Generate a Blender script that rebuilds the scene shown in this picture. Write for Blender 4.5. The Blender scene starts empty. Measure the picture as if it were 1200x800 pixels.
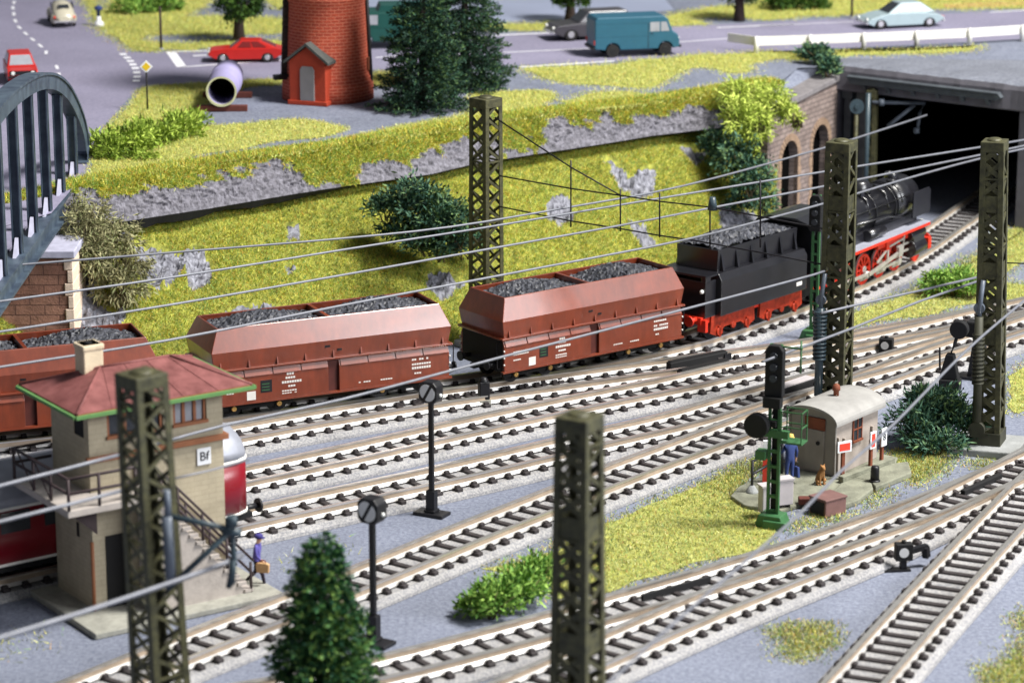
import bpy, bmesh, math, random
import numpy as np
from mathutils import Vector, Matrix
from math import radians, sin, cos, pi, atan2, sqrt, tan

S = bpy.context.scene
COL = S.collection
random.seed(7)
RNG = np.random.default_rng(11)

# ------------------------------------------------------------------ camera
CAM_H, PITCH, FPX = 31.0, radians(15.0), 3400.0
cam = bpy.data.cameras.new('camera')
cam.sensor_width = 36.0
cam.lens = FPX / 1200.0 * 36.0
cam.clip_start, cam.clip_end = 1.0, 1500.0
cam.dof.use_dof = True
cam.dof.focus_distance = 108.0
cam.dof.aperture_fstop = 0.28
cam_ob = bpy.data.objects.new('camera', cam)
COL.objects.link(cam_ob)
cam_ob.location = (0, 0, CAM_H)
cam_ob.rotation_euler = (pi / 2 - PITCH, 0, 0)
S.camera = cam_ob

# ------------------------------------------------------------------ light: a lit model railway hall
W = bpy.data.worlds.new('World')
S.world = W
W.use_nodes = True
bg = W.node_tree.nodes['Background']
bg.inputs[0].default_value = (0.86, 0.92, 1.0, 1)
bg.inputs[1].default_value = 0.17
KEY_DIR = Vector((0.50, -0.16, 0.85)).normalized()
key = bpy.data.lights.new('hall_lamp', 'AREA')
key.shape = 'DISK'
key.size = 36
key.energy = 430000
key.color = (1.0, 0.97, 0.91)
key_ob = bpy.data.objects.new('hall_lamp', key)
COL.objects.link(key_ob)
key_ob.location = Vector((0, 112, 0)) + KEY_DIR * 150
key_ob.rotation_euler = (-KEY_DIR).to_track_quat('-Z', 'Y').to_euler()
sheen_light = bpy.data.lights.new('sheen_lamp', 'AREA')      # added unseen area lamp, puts sheen on bevels and rails
sheen_light.shape = 'RECTANGLE'; sheen_light.size = 70; sheen_light.size_y = 34
sheen_light.energy = 135000
sheen_light.color = (0.95, 0.97, 1.0)
sheen_light_ob = bpy.data.objects.new('sheen_lamp', sheen_light)
COL.objects.link(sheen_light_ob)
SHEEN_DIR = Vector((0.80, -0.46, 0.40)).normalized()
sheen_light_ob.location = Vector((0, 108, 0)) + SHEEN_DIR * 140
sheen_light_ob.rotation_euler = (-SHEEN_DIR).to_track_quat('-Z', 'Y').to_euler()
S.view_settings.view_transform = 'Standard'
S.view_settings.look = 'None'
S.view_settings.exposure = 0.12
S.view_settings.gamma = 1.0

# ------------------------------------------------------------------ helpers
def P(px, py, z=0.0):
    """The point at height z that lies under a spot of the photograph."""
    u = (px - 600) / FPX; v = (py - 400) / FPX
    d = Vector((u, cos(PITCH) - v * sin(PITCH), -sin(PITCH) - v * cos(PITCH)))
    t = (z - CAM_H) / d.z
    return Vector((d.x * t, d.y * t, z))

def Q(p):
    z = p[2] - CAM_H
    dep = p[1] * cos(PITCH) - z * sin(PITCH)
    v = -(z * cos(PITCH) + p[1] * sin(PITCH))
    return 600 + FPX * p[0] / dep, 400 + FPX * v / dep

def zat(x, y, py):
    """Height above the ground spot x, y that shows at row py."""
    v = (py - 400) / FPX
    a = PITCH + math.atan(v)
    return CAM_H - y * tan(a)

def rgb(r, g, b):
    def f(c):
        c /= 255.0
        return c / 12.92 if c <= 0.04045 else ((c + 0.055) / 1.055) ** 2.4
    return (f(r), f(g), f(b), 1.0)

def dark(c, k):
    return (c[0] * k, c[1] * k, c[2] * k, 1.0)

class NT:
    def __init__(s, name):
        s.m = bpy.data.materials.new(name); s.m.use_nodes = True
        s.t = s.m.node_tree; s.b = s.t.nodes['Principled BSDF']
    def n(s, kind, **kw):
        x = s.t.nodes.new(kind)
        for k, v in kw.items(): setattr(x, k, v)
        return x
    def l(s, a, b): s.t.links.new(a, b)
    def ramp(s, fac, stops):
        r = s.n('ShaderNodeValToRGB')
        e = r.color_ramp.elements
        while len(e) < len(stops): e.new(0.5)
        for i, (p, c) in enumerate(stops): e[i].position = p; e[i].color = c
        s.l(fac, r.inputs[0]); return r.outputs[0]
    def noise(s, vec, scale, detail=4, rough=.55):
        x = s.n('ShaderNodeTexNoise'); x.inputs['Scale'].default_value = scale
        x.inputs['Detail'].default_value = detail; x.inputs['Roughness'].default_value = rough
        s.l(vec, x.inputs['Vector']); return x.outputs['Fac']
    def coord(s, kind='Object'): return s.n('ShaderNodeTexCoord').outputs[kind]
    def bump(s, fac, strength, dist=0.05):
        b = s.n('ShaderNodeBump'); b.inputs['Strength'].default_value = strength; b.inputs['Distance'].default_value = dist
        s.l(fac, b.inputs['Height']); s.l(b.outputs[0], s.b.inputs['Normal'])

def mat(name, col, rough=.6, metal=0.0, var=.18, scale=2.5, bump=0.0, bscale=14, spec=.4, tint=None, world=False):
    k = NT(name)
    v = k.n('ShaderNodeNewGeometry').outputs['Position'] if world else k.coord()
    f = k.noise(v, scale, 5, .6)
    lo = dark(col, 1 - var); hi = tint or dark(col, 1 + var)
    c = k.ramp(f, [(.32, lo), (.68, hi)])
    k.l(c, k.b.inputs['Base Color'])
    k.b.inputs['Roughness'].default_value = rough
    k.b.inputs['Metallic'].default_value = metal
    k.b.inputs['Specular IOR Level'].default_value = spec
    if bump: k.bump(k.noise(v, bscale, 6, .65), bump)
    return k.m

def mat_grain(name, col, var, scale, grain, stain):
    """Sanded paving: fine grain over large soft stains."""
    k = NT(name); v = k.n('ShaderNodeNewGeometry').outputs['Position']
    c1 = k.ramp(k.noise(v, scale, 5, .6), [(.3, dark(col, 1 - var)), (.7, dark(col, 1 + var))])
    c2 = k.ramp(k.noise(v, grain, 2, .8), [(.36, (1 - stain, 1 - stain, 1 - stain * .8, 1)), (.64, (1 + stain, 1 + stain * .9, 1 + stain * .8, 1))])
    mx = k.n('ShaderNodeMixRGB', blend_type='MULTIPLY'); mx.inputs[0].default_value = 1.0
    k.l(c1, mx.inputs[1]); k.l(c2, mx.inputs[2]); k.l(mx.outputs[0], k.b.inputs['Base Color'])
    k.b.inputs['Roughness'].default_value = .88; k.b.inputs['Specular IOR Level'].default_value = .3
    k.bump(k.noise(v, grain * 1.3, 3, .7), .5, .04)
    return k.m

def mat_leaf(name, cols, rough=.7, sharp=False):
    """Foliage and grass fibres: every leaf its own shade of the list."""
    k = NT(name)
    r = k.n('ShaderNodeNewGeometry')
    nz = k.noise(r.outputs['Position'], .55, 3, .6)
    a = k.n('ShaderNodeMath', operation='MULTIPLY_ADD'); a.inputs[1].default_value = .78
    b = k.n('ShaderNodeMath', operation='MULTIPLY_ADD'); b.inputs[1].default_value = .9; b.inputs[2].default_value = -.34
    k.l(nz, b.inputs[0]); k.l(r.outputs['Random Per Island'], a.inputs[0]); k.l(b.outputs[0], a.inputs[2])
    n = len(cols)
    c = k.ramp(a.outputs[0], [((i + .2) / n, x) for i, x in enumerate(cols)])
    if sharp: c.node.color_ramp.interpolation = 'CONSTANT'
    k.l(c, k.b.inputs['Base Color'])
    k.b.inputs['Roughness'].default_value = rough
    k.b.inputs['Specular IOR Level'].default_value = .25
    return k.m

def mat_brick(name, c1, c2, mortar, bw, bh, axes, msize=.02, radius=None, bump=.5, var=.25, rough=.85):
    """Courses laid along the object's own axes; radius wraps them round a tower."""
    k = NT(name)
    co = k.coord(); s = k.n('ShaderNodeSeparateXYZ'); k.l(co, s.inputs[0])
    cb = k.n('ShaderNodeCombineXYZ')
    if radius:
        a = k.n('ShaderNodeMath', operation='ARCTAN2'); k.l(s.outputs[1], a.inputs[0]); k.l(s.outputs[0], a.inputs[1])
        m = k.n('ShaderNodeMath', operation='MULTIPLY'); m.inputs[1].default_value = radius; k.l(a.outputs[0], m.inputs[0])
        k.l(m.outputs[0], cb.inputs[0]); k.l(s.outputs[2], cb.inputs[1])
    elif axes == 'sum':
        m = k.n('ShaderNodeMath', operation='ADD'); k.l(s.outputs[0], m.inputs[0]); k.l(s.outputs[1], m.inputs[1])
        k.l(m.outputs[0], cb.inputs[0]); k.l(s.outputs[2], cb.inputs[1])
    else:
        k.l(s.outputs['XYZ'.index(axes[0])], cb.inputs[0]); k.l(s.outputs['XYZ'.index(axes[1])], cb.inputs[1])
    b = k.n('ShaderNodeTexBrick')
    b.inputs['Color1'].default_value = c1; b.inputs['Color2'].default_value = c2; b.inputs['Mortar'].default_value = mortar
    b.inputs['Scale'].default_value = 1.0; b.inputs['Mortar Size'].default_value = msize
    b.inputs['Brick Width'].default_value = bw; b.inputs['Row Height'].default_value = bh
    b.inputs['Bias'].default_value = -.1
    k.l(cb.outputs[0], b.inputs['Vector'])
    nz = k.noise(co, 1.6, 6, .65)
    mx = k.n('ShaderNodeMixRGB', blend_type='MULTIPLY'); mx.inputs[0].default_value = 1.0
    k.l(b.outputs['Color'], mx.inputs[1])
    k.l(k.ramp(nz, [(.3, (1 - var, 1 - var, 1 - var, 1)), (.7, (1 + var * .6, 1 + var * .6, 1 + var * .6, 1))]), mx.inputs[2])
    k.l(mx.outputs[0], k.b.inputs['Base Color']); k.b.inputs['Roughness'].default_value = rough
    inv = k.n('ShaderNodeMath', operation='MULTIPLY_ADD'); inv.inputs[1].default_value = -1.0
    k.l(b.outputs['Fac'], inv.inputs[0]); k.l(k.noise(co, 9, 5, .7), inv.inputs[2])
    k.bump(inv.outputs[0], bump, .06)
    return k.m

def link(o, parent=None):
    COL.objects.link(o)
    if parent is not None: o.parent = parent
    return o

def tag(o, label=None, cat=None, group=None, kind=None):
    if label: o['label'] = label
    if cat: o['category'] = cat
    if group: o['group'] = group
    if kind: o['kind'] = kind
    return o

def thing(name, label, cat, loc=(0, 0, 0), rz=0.0, group=None):
    o = bpy.data.objects.new(name, None)
    o.empty_display_size = .2
    o.location = loc; o.rotation_euler = (0, 0, rz)
    link(o); return tag(o, label, cat, group)

def copy_thing(root, loc, rz, label=None, group=None):
    r = root.copy(); COL.objects.link(r); r.location = loc; r.rotation_euler = (0, 0, rz)
    if label: r['label'] = label
    if group: r['group'] = group
    def kids(a, b):
        for ch in list(a.children):
            c = ch.copy(); COL.objects.link(c); c.parent = b
            kids(ch, c)
    kids(root, r)
    return r

class MB:
    """Collects simple solids and links them as ONE mesh object."""
    def __init__(s): s.v = []; s.f = []; s.mi = []; s.sm = []; s.M = None
    def add(s, vs, fs, mi=0, smooth=False):
        o = len(s.v)
        for p in vs:
            p = Vector(p)
            s.v.append(s.M @ p if s.M else p)
        for f in fs:
            s.f.append([o + i for i in f]); s.mi.append(mi); s.sm.append(smooth)
        return s
    def box(s, x0, x1, y0, y1, z0, z1, mi=0):
        return s.add([(x0, y0, z0), (x1, y0, z0), (x1, y1, z0), (x0, y1, z0), (x0, y0, z1), (x1, y0, z1), (x1, y1, z1), (x0, y1, z1)],
                     [(3, 2, 1, 0), (4, 5, 6, 7), (0, 1, 5, 4), (1, 2, 6, 5), (2, 3, 7, 6), (3, 0, 4, 7)], mi)
    def cbox(s, c, sx, sy, sz, mi=0):
        return s.box(c[0] - sx / 2, c[0] + sx / 2, c[1] - sy / 2, c[1] + sy / 2, c[2] - sz / 2, c[2] + sz / 2, mi)
    def bar(s, p0, p1, w, h, mi=0, up=(0, 0, 1)):
        p0 = Vector(p0); p1 = Vector(p1); d = (p1 - p0)
        if d.length < 1e-6: return s
        d.normalize(); up = Vector(up)
        if abs(d.dot(up)) > .98: up = Vector((1, 0, 0))
        a = d.cross(up).normalized() * (w / 2); b = a.cross(d).normalized() * (h / 2)
        vs = [p0 - a - b, p0 + a - b, p0 + a + b, p0 - a + b, p1 - a - b, p1 + a - b, p1 + a + b, p1 - a + b]
        return s.add(vs, [(3, 2, 1, 0), (4, 5, 6, 7), (0, 1, 5, 4), (1, 2, 6, 5), (2, 3, 7, 6), (3, 0, 4, 7)], mi)
    def cyl(s, p0, p1, r0, r1=None, n=12, mi=0, caps=True, smooth=True):
        r1 = r0 if r1 is None else r1
        p0 = Vector(p0); p1 = Vector(p1); d = (p1 - p0).normalized()
        up = Vector((0, 0, 1)) if abs(d.z) < .95 else Vector((1, 0, 0))
        a = d.cross(up).normalized(); b = d.cross(a)
        vs = []
        for p, r in ((p0, r0), (p1, r1)):
            for i in range(n):
                t = 2 * pi * i / n; vs.append(p + a * (cos(t) * r) + b * (sin(t) * r))
        s.add(vs, [(i, (i + 1) % n, n + (i + 1) % n, n + i) for i in range(n)], mi, smooth)
        if caps:
            s.add(vs[:n], [tuple(reversed(range(n)))], mi); s.add(vs[n:], [tuple(range(n))], mi)
        return s
    def tube(s, pts, r, n=6, mi=0):
        pts = [Vector(p) for p in pts]; vs = []
        for i, p in enumerate(pts):
            d = (pts[min(i + 1, len(pts) - 1)] - pts[max(i - 1, 0)]).normalized()
            up = Vector((0, 0, 1)) if abs(d.z) < .95 else Vector((1, 0, 0))
            a = d.cross(up).normalized(); b = d.cross(a)
            rr = r[i] if isinstance(r, (list, tuple)) else r
            for k in range(n):
                t = 2 * pi * k / n; vs.append(p + a * (cos(t) * rr) + b * (sin(t) * rr))
        m = len(pts)
        fs = [(i * n + k, i * n + (k + 1) % n, (i + 1) * n + (k + 1) % n, (i + 1) * n + k) for i in range(m - 1) for k in range(n)]
        s.add(vs, fs, mi, True)
        s.add(vs[:n], [tuple(range(n))], mi); s.add(vs[-n:], [tuple(range(n))], mi)
        return s
    def prism(s, poly, a, b, axis='y', mi=0, smooth=False):
        n = len(poly)
        def mk(p, t): return {'x': (t, p[0], p[1]), 'y': (p[0], t, p[1]), 'z': (p[0], p[1], t)}[axis]
        vs = [mk(p, a) for p in poly] + [mk(p, b) for p in poly]
        s.add(vs, [(i, (i + 1) % n, n + (i + 1) % n, n + i) for i in range(n)], mi, smooth)
        s.add(vs[:n], [tuple(range(n))], mi); s.add(vs[n:], [tuple(range(n))], mi)
        return s
    def loft(s, rings, mi=0, smooth=True, caps=True):
        n = len(rings[0]); vs = [p for r in rings for p in r]
        s.add(vs, [(i * n + k, i * n + (k + 1) % n, (i + 1) * n + (k + 1) % n, (i + 1) * n + k) for i in range(len(rings) - 1) for k in range(n)], mi, smooth)
        if caps: s.add(rings[0], [tuple(range(n))], mi); s.add(rings[-1], [tuple(range(n))], mi)
        return s
    def lathe(s, prof, c=(0, 0, 0), n=16, mi=0, smooth=True):
        c = Vector(c)
        return s.loft([[c + Vector((r * cos(2 * pi * k / n), r * sin(2 * pi * k / n), z)) for k in range(n)] for r, z in prof], mi, smooth)
    def ball(s, c, rx, ry=None, rz=None, n=12, m=8, mi=0):
        ry = rx if ry is None else ry; rz = rx if rz is None else rz; c = Vector(c)
        rings = []
        for i in range(m + 1):
            t = -pi / 2 + pi * i / m; q = max(cos(t), .02)
            rings.append([c + Vector((rx * q * cos(2 * pi * k / n), ry * q * sin(2 * pi * k / n), rz * sin(t))) for k in range(n)])
        return s.loft(rings, mi)
    def poly(s, pts, mi=0): return s.add(pts, [tuple(range(len(pts)))], mi)
    def slab(s, pts, z0, z1, mi=0): return s.prism([(p[0], p[1]) for p in pts], z0, z1, 'z', mi)
    def build(s, name, mats, parent=None, bevel=0.0, seg=2, weld=True):
        me = bpy.data.meshes.new(name)
        me.from_pydata([tuple(p) for p in s.v], [], s.f)
        for m in (mats if isinstance(mats, (list, tuple)) else [mats]): me.materials.append(m)
        me.polygons.foreach_set('material_index', s.mi); me.polygons.foreach_set('use_smooth', s.sm)
        bm = bmesh.new(); bm.from_mesh(me)
        if weld: bmesh.ops.remove_doubles(bm, verts=bm.verts, dist=1e-5)
        bmesh.ops.recalc_face_normals(bm, faces=bm.faces); bm.to_mesh(me); bm.free()
        o = link(bpy.data.objects.new(name, me), parent)
        if bevel:
            b = o.modifiers.new('soft_edge', 'BEVEL'); b.width = bevel; b.segments = seg; b.limit_method = 'ANGLE'; b.angle_limit = radians(35)
        return o

def tri_mesh(name, V, mats, parent=None, quads=False, mi=None):
    """Many loose leaves or fibres as ONE mesh; V is (n, 3 or 4, 3)."""
    V = np.asarray(V, dtype=np.float32); n, k, _ = V.shape
    me = bpy.data.meshes.new(name)
    me.vertices.add(n * k); me.vertices.foreach_set('co', V.reshape(-1))
    me.loops.add(n * k); me.loops.foreach_set('vertex_index', np.arange(n * k, dtype=np.int32))
    me.polygons.add(n); me.polygons.foreach_set('loop_start', np.arange(0, n * k, k, dtype=np.int32))
    for m in (mats if isinstance(mats, (list, tuple)) else [mats]): me.materials.append(m)
    if mi is not None: me.polygons.foreach_set('material_index', np.asarray(mi, dtype=np.int32))
    me.update(); me.validate()
    return link(bpy.data.objects.new(name, me), parent)

def unit(a): return a / np.maximum(np.linalg.norm(a, axis=-1, keepdims=True), 1e-9)

def blades(p, d, ln, w):
    """Pointed leaves from p along d."""
    n = len(p); r = unit(np.cross(d, RNG.normal(size=(n, 3)))) * w[:, None] * .5
    return np.stack([p - r, p + r, p + d * ln[:, None]], axis=1)

def leaves(p, d, ln, w):
    n = len(p); r = unit(np.cross(d, RNG.normal(size=(n, 3)))) * w[:, None] * .5
    mid = p + d * (ln * .5)[:, None]
    return np.stack([p, mid + r, p + d * ln[:, None], mid - r], axis=1)

def in_poly(x, y, poly):
    c = np.zeros(len(x), bool); n = len(poly)
    for i in range(n):
        x0, y0 = poly[i]; x1, y1 = poly[(i + 1) % n]
        if y0 == y1: continue
        k = ((y0 > y) != (y1 > y)) & (x < (x1 - x0) * (y - y0) / (y1 - y0) + x0)
        c ^= k
    return c

def catmull(pts, step):
    pts = [np.array(p, float) for p in pts]
    pts = [2 * pts[0] - pts[1]] + pts + [2 * pts[-1] - pts[-2]]
    out = []
    for i in range(1, len(pts) - 2):
        a, b, c, d = pts[i - 1:i + 3]; n = max(2, int(np.linalg.norm(c - b) / step))
        for k in range(n):
            t = k / n
            out.append(.5 * ((2 * b) + (c - a) * t + (2 * a - 5 * b + 4 * c - d) * t * t + (3 * b - a - 3 * c + d) * t ** 3))
    out.append(pts[-2])
    return np.array(out)

class Path:
    """A smooth plan line with arc length."""
    def __init__(s, pts, smooth=60):
        p = catmull(pts, .25)
        for _ in range(smooth):
            p[1:-1] = p[1:-1] * .5 + (p[:-2] + p[2:]) * .25
        s.p = p; d = np.linalg.norm(np.diff(p, axis=0), axis=1); s.s = np.concatenate([[0], np.cumsum(d)]); s.L = s.s[-1]
    def at(s, t): return Vector((float(np.interp(t, s.s, s.p[:, 0])), float(np.interp(t, s.s, s.p[:, 1])), 0))
    def dir(s, t):
        d = s.at(min(t + .6, s.L)) - s.at(max(t - .6, 0)); return d.normalized()
    def near(s, q):
        i = int(np.argmin((s.p[:, 0] - q[0]) ** 2 + (s.p[:, 1] - q[1]) ** 2)); return float(s.s[i])

# ------------------------------------------------------------------ materials
M = {}
M['asphalt'] = mat_grain('grey_asphalt', rgb(116, 122, 137), .14, .3, 7.0, .26)
M['road'] = mat_grain('road_asphalt', rgb(134, 131, 152), .12, .16, 6.0, .12)
M['white_line'] = mat('road_paint', rgb(228, 228, 236), .7, var=.10, scale=3)
M['grass_bed'] = mat('grass_turf', rgb(114, 124, 54), .9, var=.35, scale=3.5, bump=1.0, bscale=14, tint=rgb(174, 174, 76), world=True)
FIB = [rgb(76, 94, 40), rgb(198, 188, 66), rgb(128, 162, 70), rgb(136, 160, 66), rgb(228, 220, 98), rgb(112, 134, 50), rgb(212, 204, 76), rgb(158, 192, 90), rgb(216, 164, 78), rgb(236, 230, 136), rgb(108, 160, 100), rgb(170, 184, 88)]
FIB_PALE = [rgb(178, 180, 86), rgb(208, 206, 104), rgb(160, 182, 100), rgb(222, 218, 120), rgb(198, 194, 88), rgb(212, 184, 110), rgb(226, 224, 150), rgb(186, 204, 118), rgb(146, 150, 74), rgb(204, 208, 126)]
FIB_LAWN = [rgb(104, 122, 64), rgb(196, 192, 90), rgb(146, 172, 92), rgb(206, 202, 104), rgb(92, 100, 62), rgb(214, 212, 128), rgb(128, 166, 110), rgb(198, 158, 100), rgb(176, 176, 80), rgb(216, 216, 158), rgb(130, 138, 76), rgb(150, 142, 104)]
M['grass'] = mat_leaf('grass_fibre', FIB, .8, True)
M['grass_pale'] = mat_leaf('grass_fibre_pale', FIB_PALE, .8, True)
M['grass_lawn'] = mat_leaf('grass_fibre_lawn', FIB_LAWN, .8, True)
M['bed_pale'] = mat('pale_turf', rgb(140, 144, 78), .9, var=.3, scale=3.5, bump=1.0, bscale=14, tint=rgb(182, 184, 100), world=True)
M['grass_shade'] = mat_leaf('grass_fibre_dry', [rgb(120, 116, 34), rgb(150, 146, 30), rgb(172, 150, 34), rgb(180, 166, 50), rgb(120, 130, 40)], .8)
M['rock'] = mat('pale_rock', rgb(84, 83, 94), .9, var=.5, scale=3.6, bump=1.0, bscale=8, tint=rgb(164, 165, 176), world=True)
M['ledge'] = mat('ledge_rock', rgb(98, 96, 104), .9, var=.4, scale=5.0, bump=1.0, bscale=9, tint=rgb(134, 132, 142), world=True)
M['black'] = mat('black_paint', rgb(24, 24, 28), .45, var=.2)
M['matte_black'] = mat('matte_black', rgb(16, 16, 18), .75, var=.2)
M['void'] = mat('recess_shade_black', rgb(7, 6, 6), .98, var=.2, spec=.05)  # near-black puts the shade inside arches and tunnel into the colour
M['ballast'] = mat_grain('ballast', rgb(146, 146, 146), .16, .55, 13.0, .34)
M['sleeper'] = mat('sleeper_brown', rgb(52, 47, 48), .75, var=.25, scale=6, bump=.3)
M['rail_head'] = mat('rail_head', rgb(232, 228, 222), .28, .85, var=.06)
M['rail_web'] = mat('rail_web_tan', rgb(178, 160, 140), .5, .25, var=.22, scale=.8, world=True)  # tan web, pale foot: reflected light put into the rail colours
M['rail_foot'] = mat('rail_foot', rgb(204, 201, 197), .38, .35, var=.22, scale=.7, world=True)
M['mast'] = mat('mast_olive', rgb(66, 66, 50), .5, .1, var=.4, scale=4, bump=.4, bscale=9, tint=rgb(88, 86, 58))
M['mast_dark'] = mat('mast_olive_dark', rgb(58, 58, 46), .6, .1, var=.3, scale=1.5)
M['concrete'] = mat('concrete', rgb(140, 142, 142), .9, var=.18, scale=2, bump=.5)
M['wire'] = mat('wire_grey', rgb(118, 120, 128), .5, .3, var=.12)
M['brass_black'] = mat('blackened_wire', rgb(30, 28, 34), .5, .3)
M['insul'] = mat('insulator_grey', rgb(96, 104, 116), .35, var=.15)
M['insul_dark'] = mat('insulator_slate', rgb(56, 70, 78), .35, var=.15)
def weathered(m, streak, amount):
    """Dust and rust runs: paint mottled by a noise stretched down the wall."""
    t = m.node_tree; b = t.nodes['Principled BSDF']; src = b.inputs['Base Color'].links[0].from_socket
    tc = t.nodes.new('ShaderNodeTexCoord'); mp = t.nodes.new('ShaderNodeMapping'); mp.inputs['Scale'].default_value = streak
    nz = t.nodes.new('ShaderNodeTexNoise'); nz.inputs['Scale'].default_value = 1.0; nz.inputs['Detail'].default_value = 7; nz.inputs['Roughness'].default_value = .7
    t.links.new(tc.outputs['Object'], mp.inputs[0]); t.links.new(mp.outputs[0], nz.inputs['Vector'])
    r = t.nodes.new('ShaderNodeValToRGB'); e = r.color_ramp.elements
    e[0].position = .34; e[0].color = (1 - amount,) * 3 + (1,); e[1].position = .66; e[1].color = (1 + amount * .8, 1 + amount * .9, 1 + amount, 1)
    t.links.new(nz.outputs['Fac'], r.inputs[0]); mx = t.nodes.new('ShaderNodeMixRGB'); mx.blend_type = 'MULTIPLY'; mx.inputs[0].default_value = 1
    t.links.new(src, mx.inputs[1]); t.links.new(r.outputs[0], mx.inputs[2]); t.links.new(mx.outputs[0], b.inputs['Base Color'])
    return m
M['wagon'] = weathered(mat('wagon_brown', rgb(118, 50, 27), .4, var=.12, scale=1.6, spec=.5), (2.4, 2.4, .5), .22)
coat = M['wagon'].node_tree.nodes['Principled BSDF']; coat.inputs['Coat Weight'].default_value = .9; coat.inputs['Coat Roughness'].default_value = .2
M['wagon_dark'] = mat('wagon_brown_inside', rgb(78, 34, 28), .6, var=.2)
M['coal'] = mat('coal', rgb(40, 41, 46), .5, var=.5, scale=7, spec=.4, tint=rgb(84, 86, 95))
M['letter'] = mat('white_lettering', rgb(214, 210, 205), .6, var=.05)
M['loco_black'] = mat('loco_black', rgb(26, 26, 31), .3, var=.2, spec=.6)
for n_ in ('Coat Weight',): M['loco_black'].node_tree.nodes['Principled BSDF'].inputs[n_].default_value = .6
M['loco_black'].node_tree.nodes['Principled BSDF'].inputs['Coat Roughness'].default_value = .25
M['loco_red'] = mat('loco_red', rgb(204, 46, 24), .45, var=.15, spec=.5)
M['bogie_red'] = mat('tender_red_oxide', rgb(150, 46, 24), .55, var=.4, scale=5, spec=.3)
M['steel'] = mat('rod_steel', rgb(205, 200, 194), .4, .6, var=.15)
M['runboard'] = mat('running_board_grey', rgb(150, 152, 165), .55, var=.1)
M['brass'] = mat('axle_brass', rgb(196, 156, 92), .4, .6, var=.15)
M['glass'] = mat('dark_glass', rgb(42, 46, 52), .12, var=.1, spec=.7)
M['glass_red'] = mat('reddish_glass', rgb(112, 34, 34), .15, var=.1, spec=.7)
M['glass_pale'] = mat('pale_glass', rgb(150, 152, 160), .15, var=.08, spec=.7)
M['tyre'] = mat('tyre_rubber', rgb(28, 27, 28), .8)
M['chrome'] = mat('chrome', rgb(214, 214, 218), .25, .7, var=.06)
M['lamp_glass'] = mat('headlamp_glass', rgb(224, 226, 222), .15, var=.04)
M['red_car'] = mat('red_car_paint', rgb(184, 34, 28), .3, var=.05, spec=.6)
M['cream_car'] = mat('cream_car_paint', rgb(186, 180, 162), .3, var=.04, spec=.6)
M['ds_car'] = mat('pale_blue_paint', rgb(150, 168, 174), .3, var=.04, spec=.6)
M['dark_car'] = mat('dark_grey_paint', rgb(66, 64, 70), .3, var=.08, spec=.6)
M['blue_van'] = mat('petrol_blue_paint', rgb(36, 88, 110), .4, var=.05, spec=.5)
M['green_van'] = mat('dark_green_paint', rgb(18, 70, 64), .4, var=.06, spec=.5)
M['plate'] = mat('number_plate', rgb(210, 210, 210), .5, var=.03)
M['tower'] = mat_brick('red_tower_brick', rgb(174, 70, 46), rgb(156, 60, 42), rgb(196, 112, 88), .42, .15, None, .02, 2.1, .5, .12)
M['tower_plain'] = mat('red_porch_brick', rgb(168, 60, 36), .75, var=.10, scale=1.5, bump=.4, bscale=10)
M['porch_door'] = mat('grey_door', rgb(132, 128, 128), .6, var=.06)
M['slate'] = mat('dark_slate', rgb(70, 74, 72), .7, var=.2, scale=4, bump=.4)
M['pipe'] = mat('lilac_concrete_pipe', rgb(150, 144, 182), .55, var=.08, scale=1.2)
M['pipe_rim'] = mat('pipe_rim', rgb(190, 190, 150), .6)
M['timber'] = mat('brown_timber', rgb(92, 46, 38), .8, var=.2)
M['sandstone'] = mat_brick('sandstone_blocks', rgb(166, 122, 102), rgb(142, 100, 84), rgb(112, 78, 66), 1.15, .40, 'XZ', .025, None, 1.0, .45)
M['lit_edge'] = mat('lit_edge_stone', rgb(226, 204, 184), .8, var=.1, bump=.4)
M['bridge'] = mat('bridge_blue_steel', rgb(60, 72, 90), .45, .15, var=.2, scale=1.5, tint=rgb(84, 98, 112))
M['bridge_light'] = mat('bridge_bearing_grey', rgb(176, 176, 196), .6, var=.15)
M['arcade'] = mat_brick('arcade_stone', rgb(150, 134, 128), rgb(128, 112, 106), rgb(100, 90, 86), .55, .24, 'XZ', .02, None, .8, .35)
M['arcade_arch'] = mat('arch_ring_stone', rgb(150, 126, 106), .85, var=.25, scale=3, bump=.6)
M['portal'] = mat('portal_concrete', rgb(96, 94, 102), .9, var=.18, scale=1.2, bump=.4, world=True)
M['portal_top'] = mat_grain('portal_deck', rgb(112, 116, 126), .16, .5, 6.0, .2)
M['girder'] = mat('portal_girder', rgb(78, 84, 90), .6, .1, var=.2)
M['pipe_bore'] = mat('pipe_inside', rgb(58, 60, 52), .8, var=.2)
M['guard'] = mat('guard_rail_white', rgb(222, 220, 216), .7, var=.10, scale=1.0)
M['box_wall'] = mat_brick('cream_box_wall', rgb(176, 165, 142), rgb(171, 160, 137), rgb(164, 153, 131), .5, .16, 'sum', .012, None, .18, .16)
M['box_roof'] = mat('faded_red_roof', rgb(110, 58, 56), .7, var=.22, scale=1.6, tint=rgb(138, 84, 82))
M['gutter'] = mat('green_gutter', rgb(92, 134, 78), .55, var=.1)
M['box_brown'] = mat('brown_sill', rgb(146, 94, 64), .65, var=.12)
M['stair'] = mat('stair_stone', rgb(170, 162, 156), .85, var=.12, bump=.3)
M['rail_iron'] = mat('iron_railing', rgb(62, 50, 52), .6, var=.2)
M['slab'] = mat('pale_slab', rgb(150, 149, 140), .9, var=.22, bump=.4)
M['railcar_red'] = mat('railcar_red', rgb(122, 12, 28), .3, var=.06, spec=.6)  # red darkened to stand in for the signal box's shadow
M['silver'] = mat('silver_roof', rgb(150, 153, 164), .45, .25, var=.08)
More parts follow.
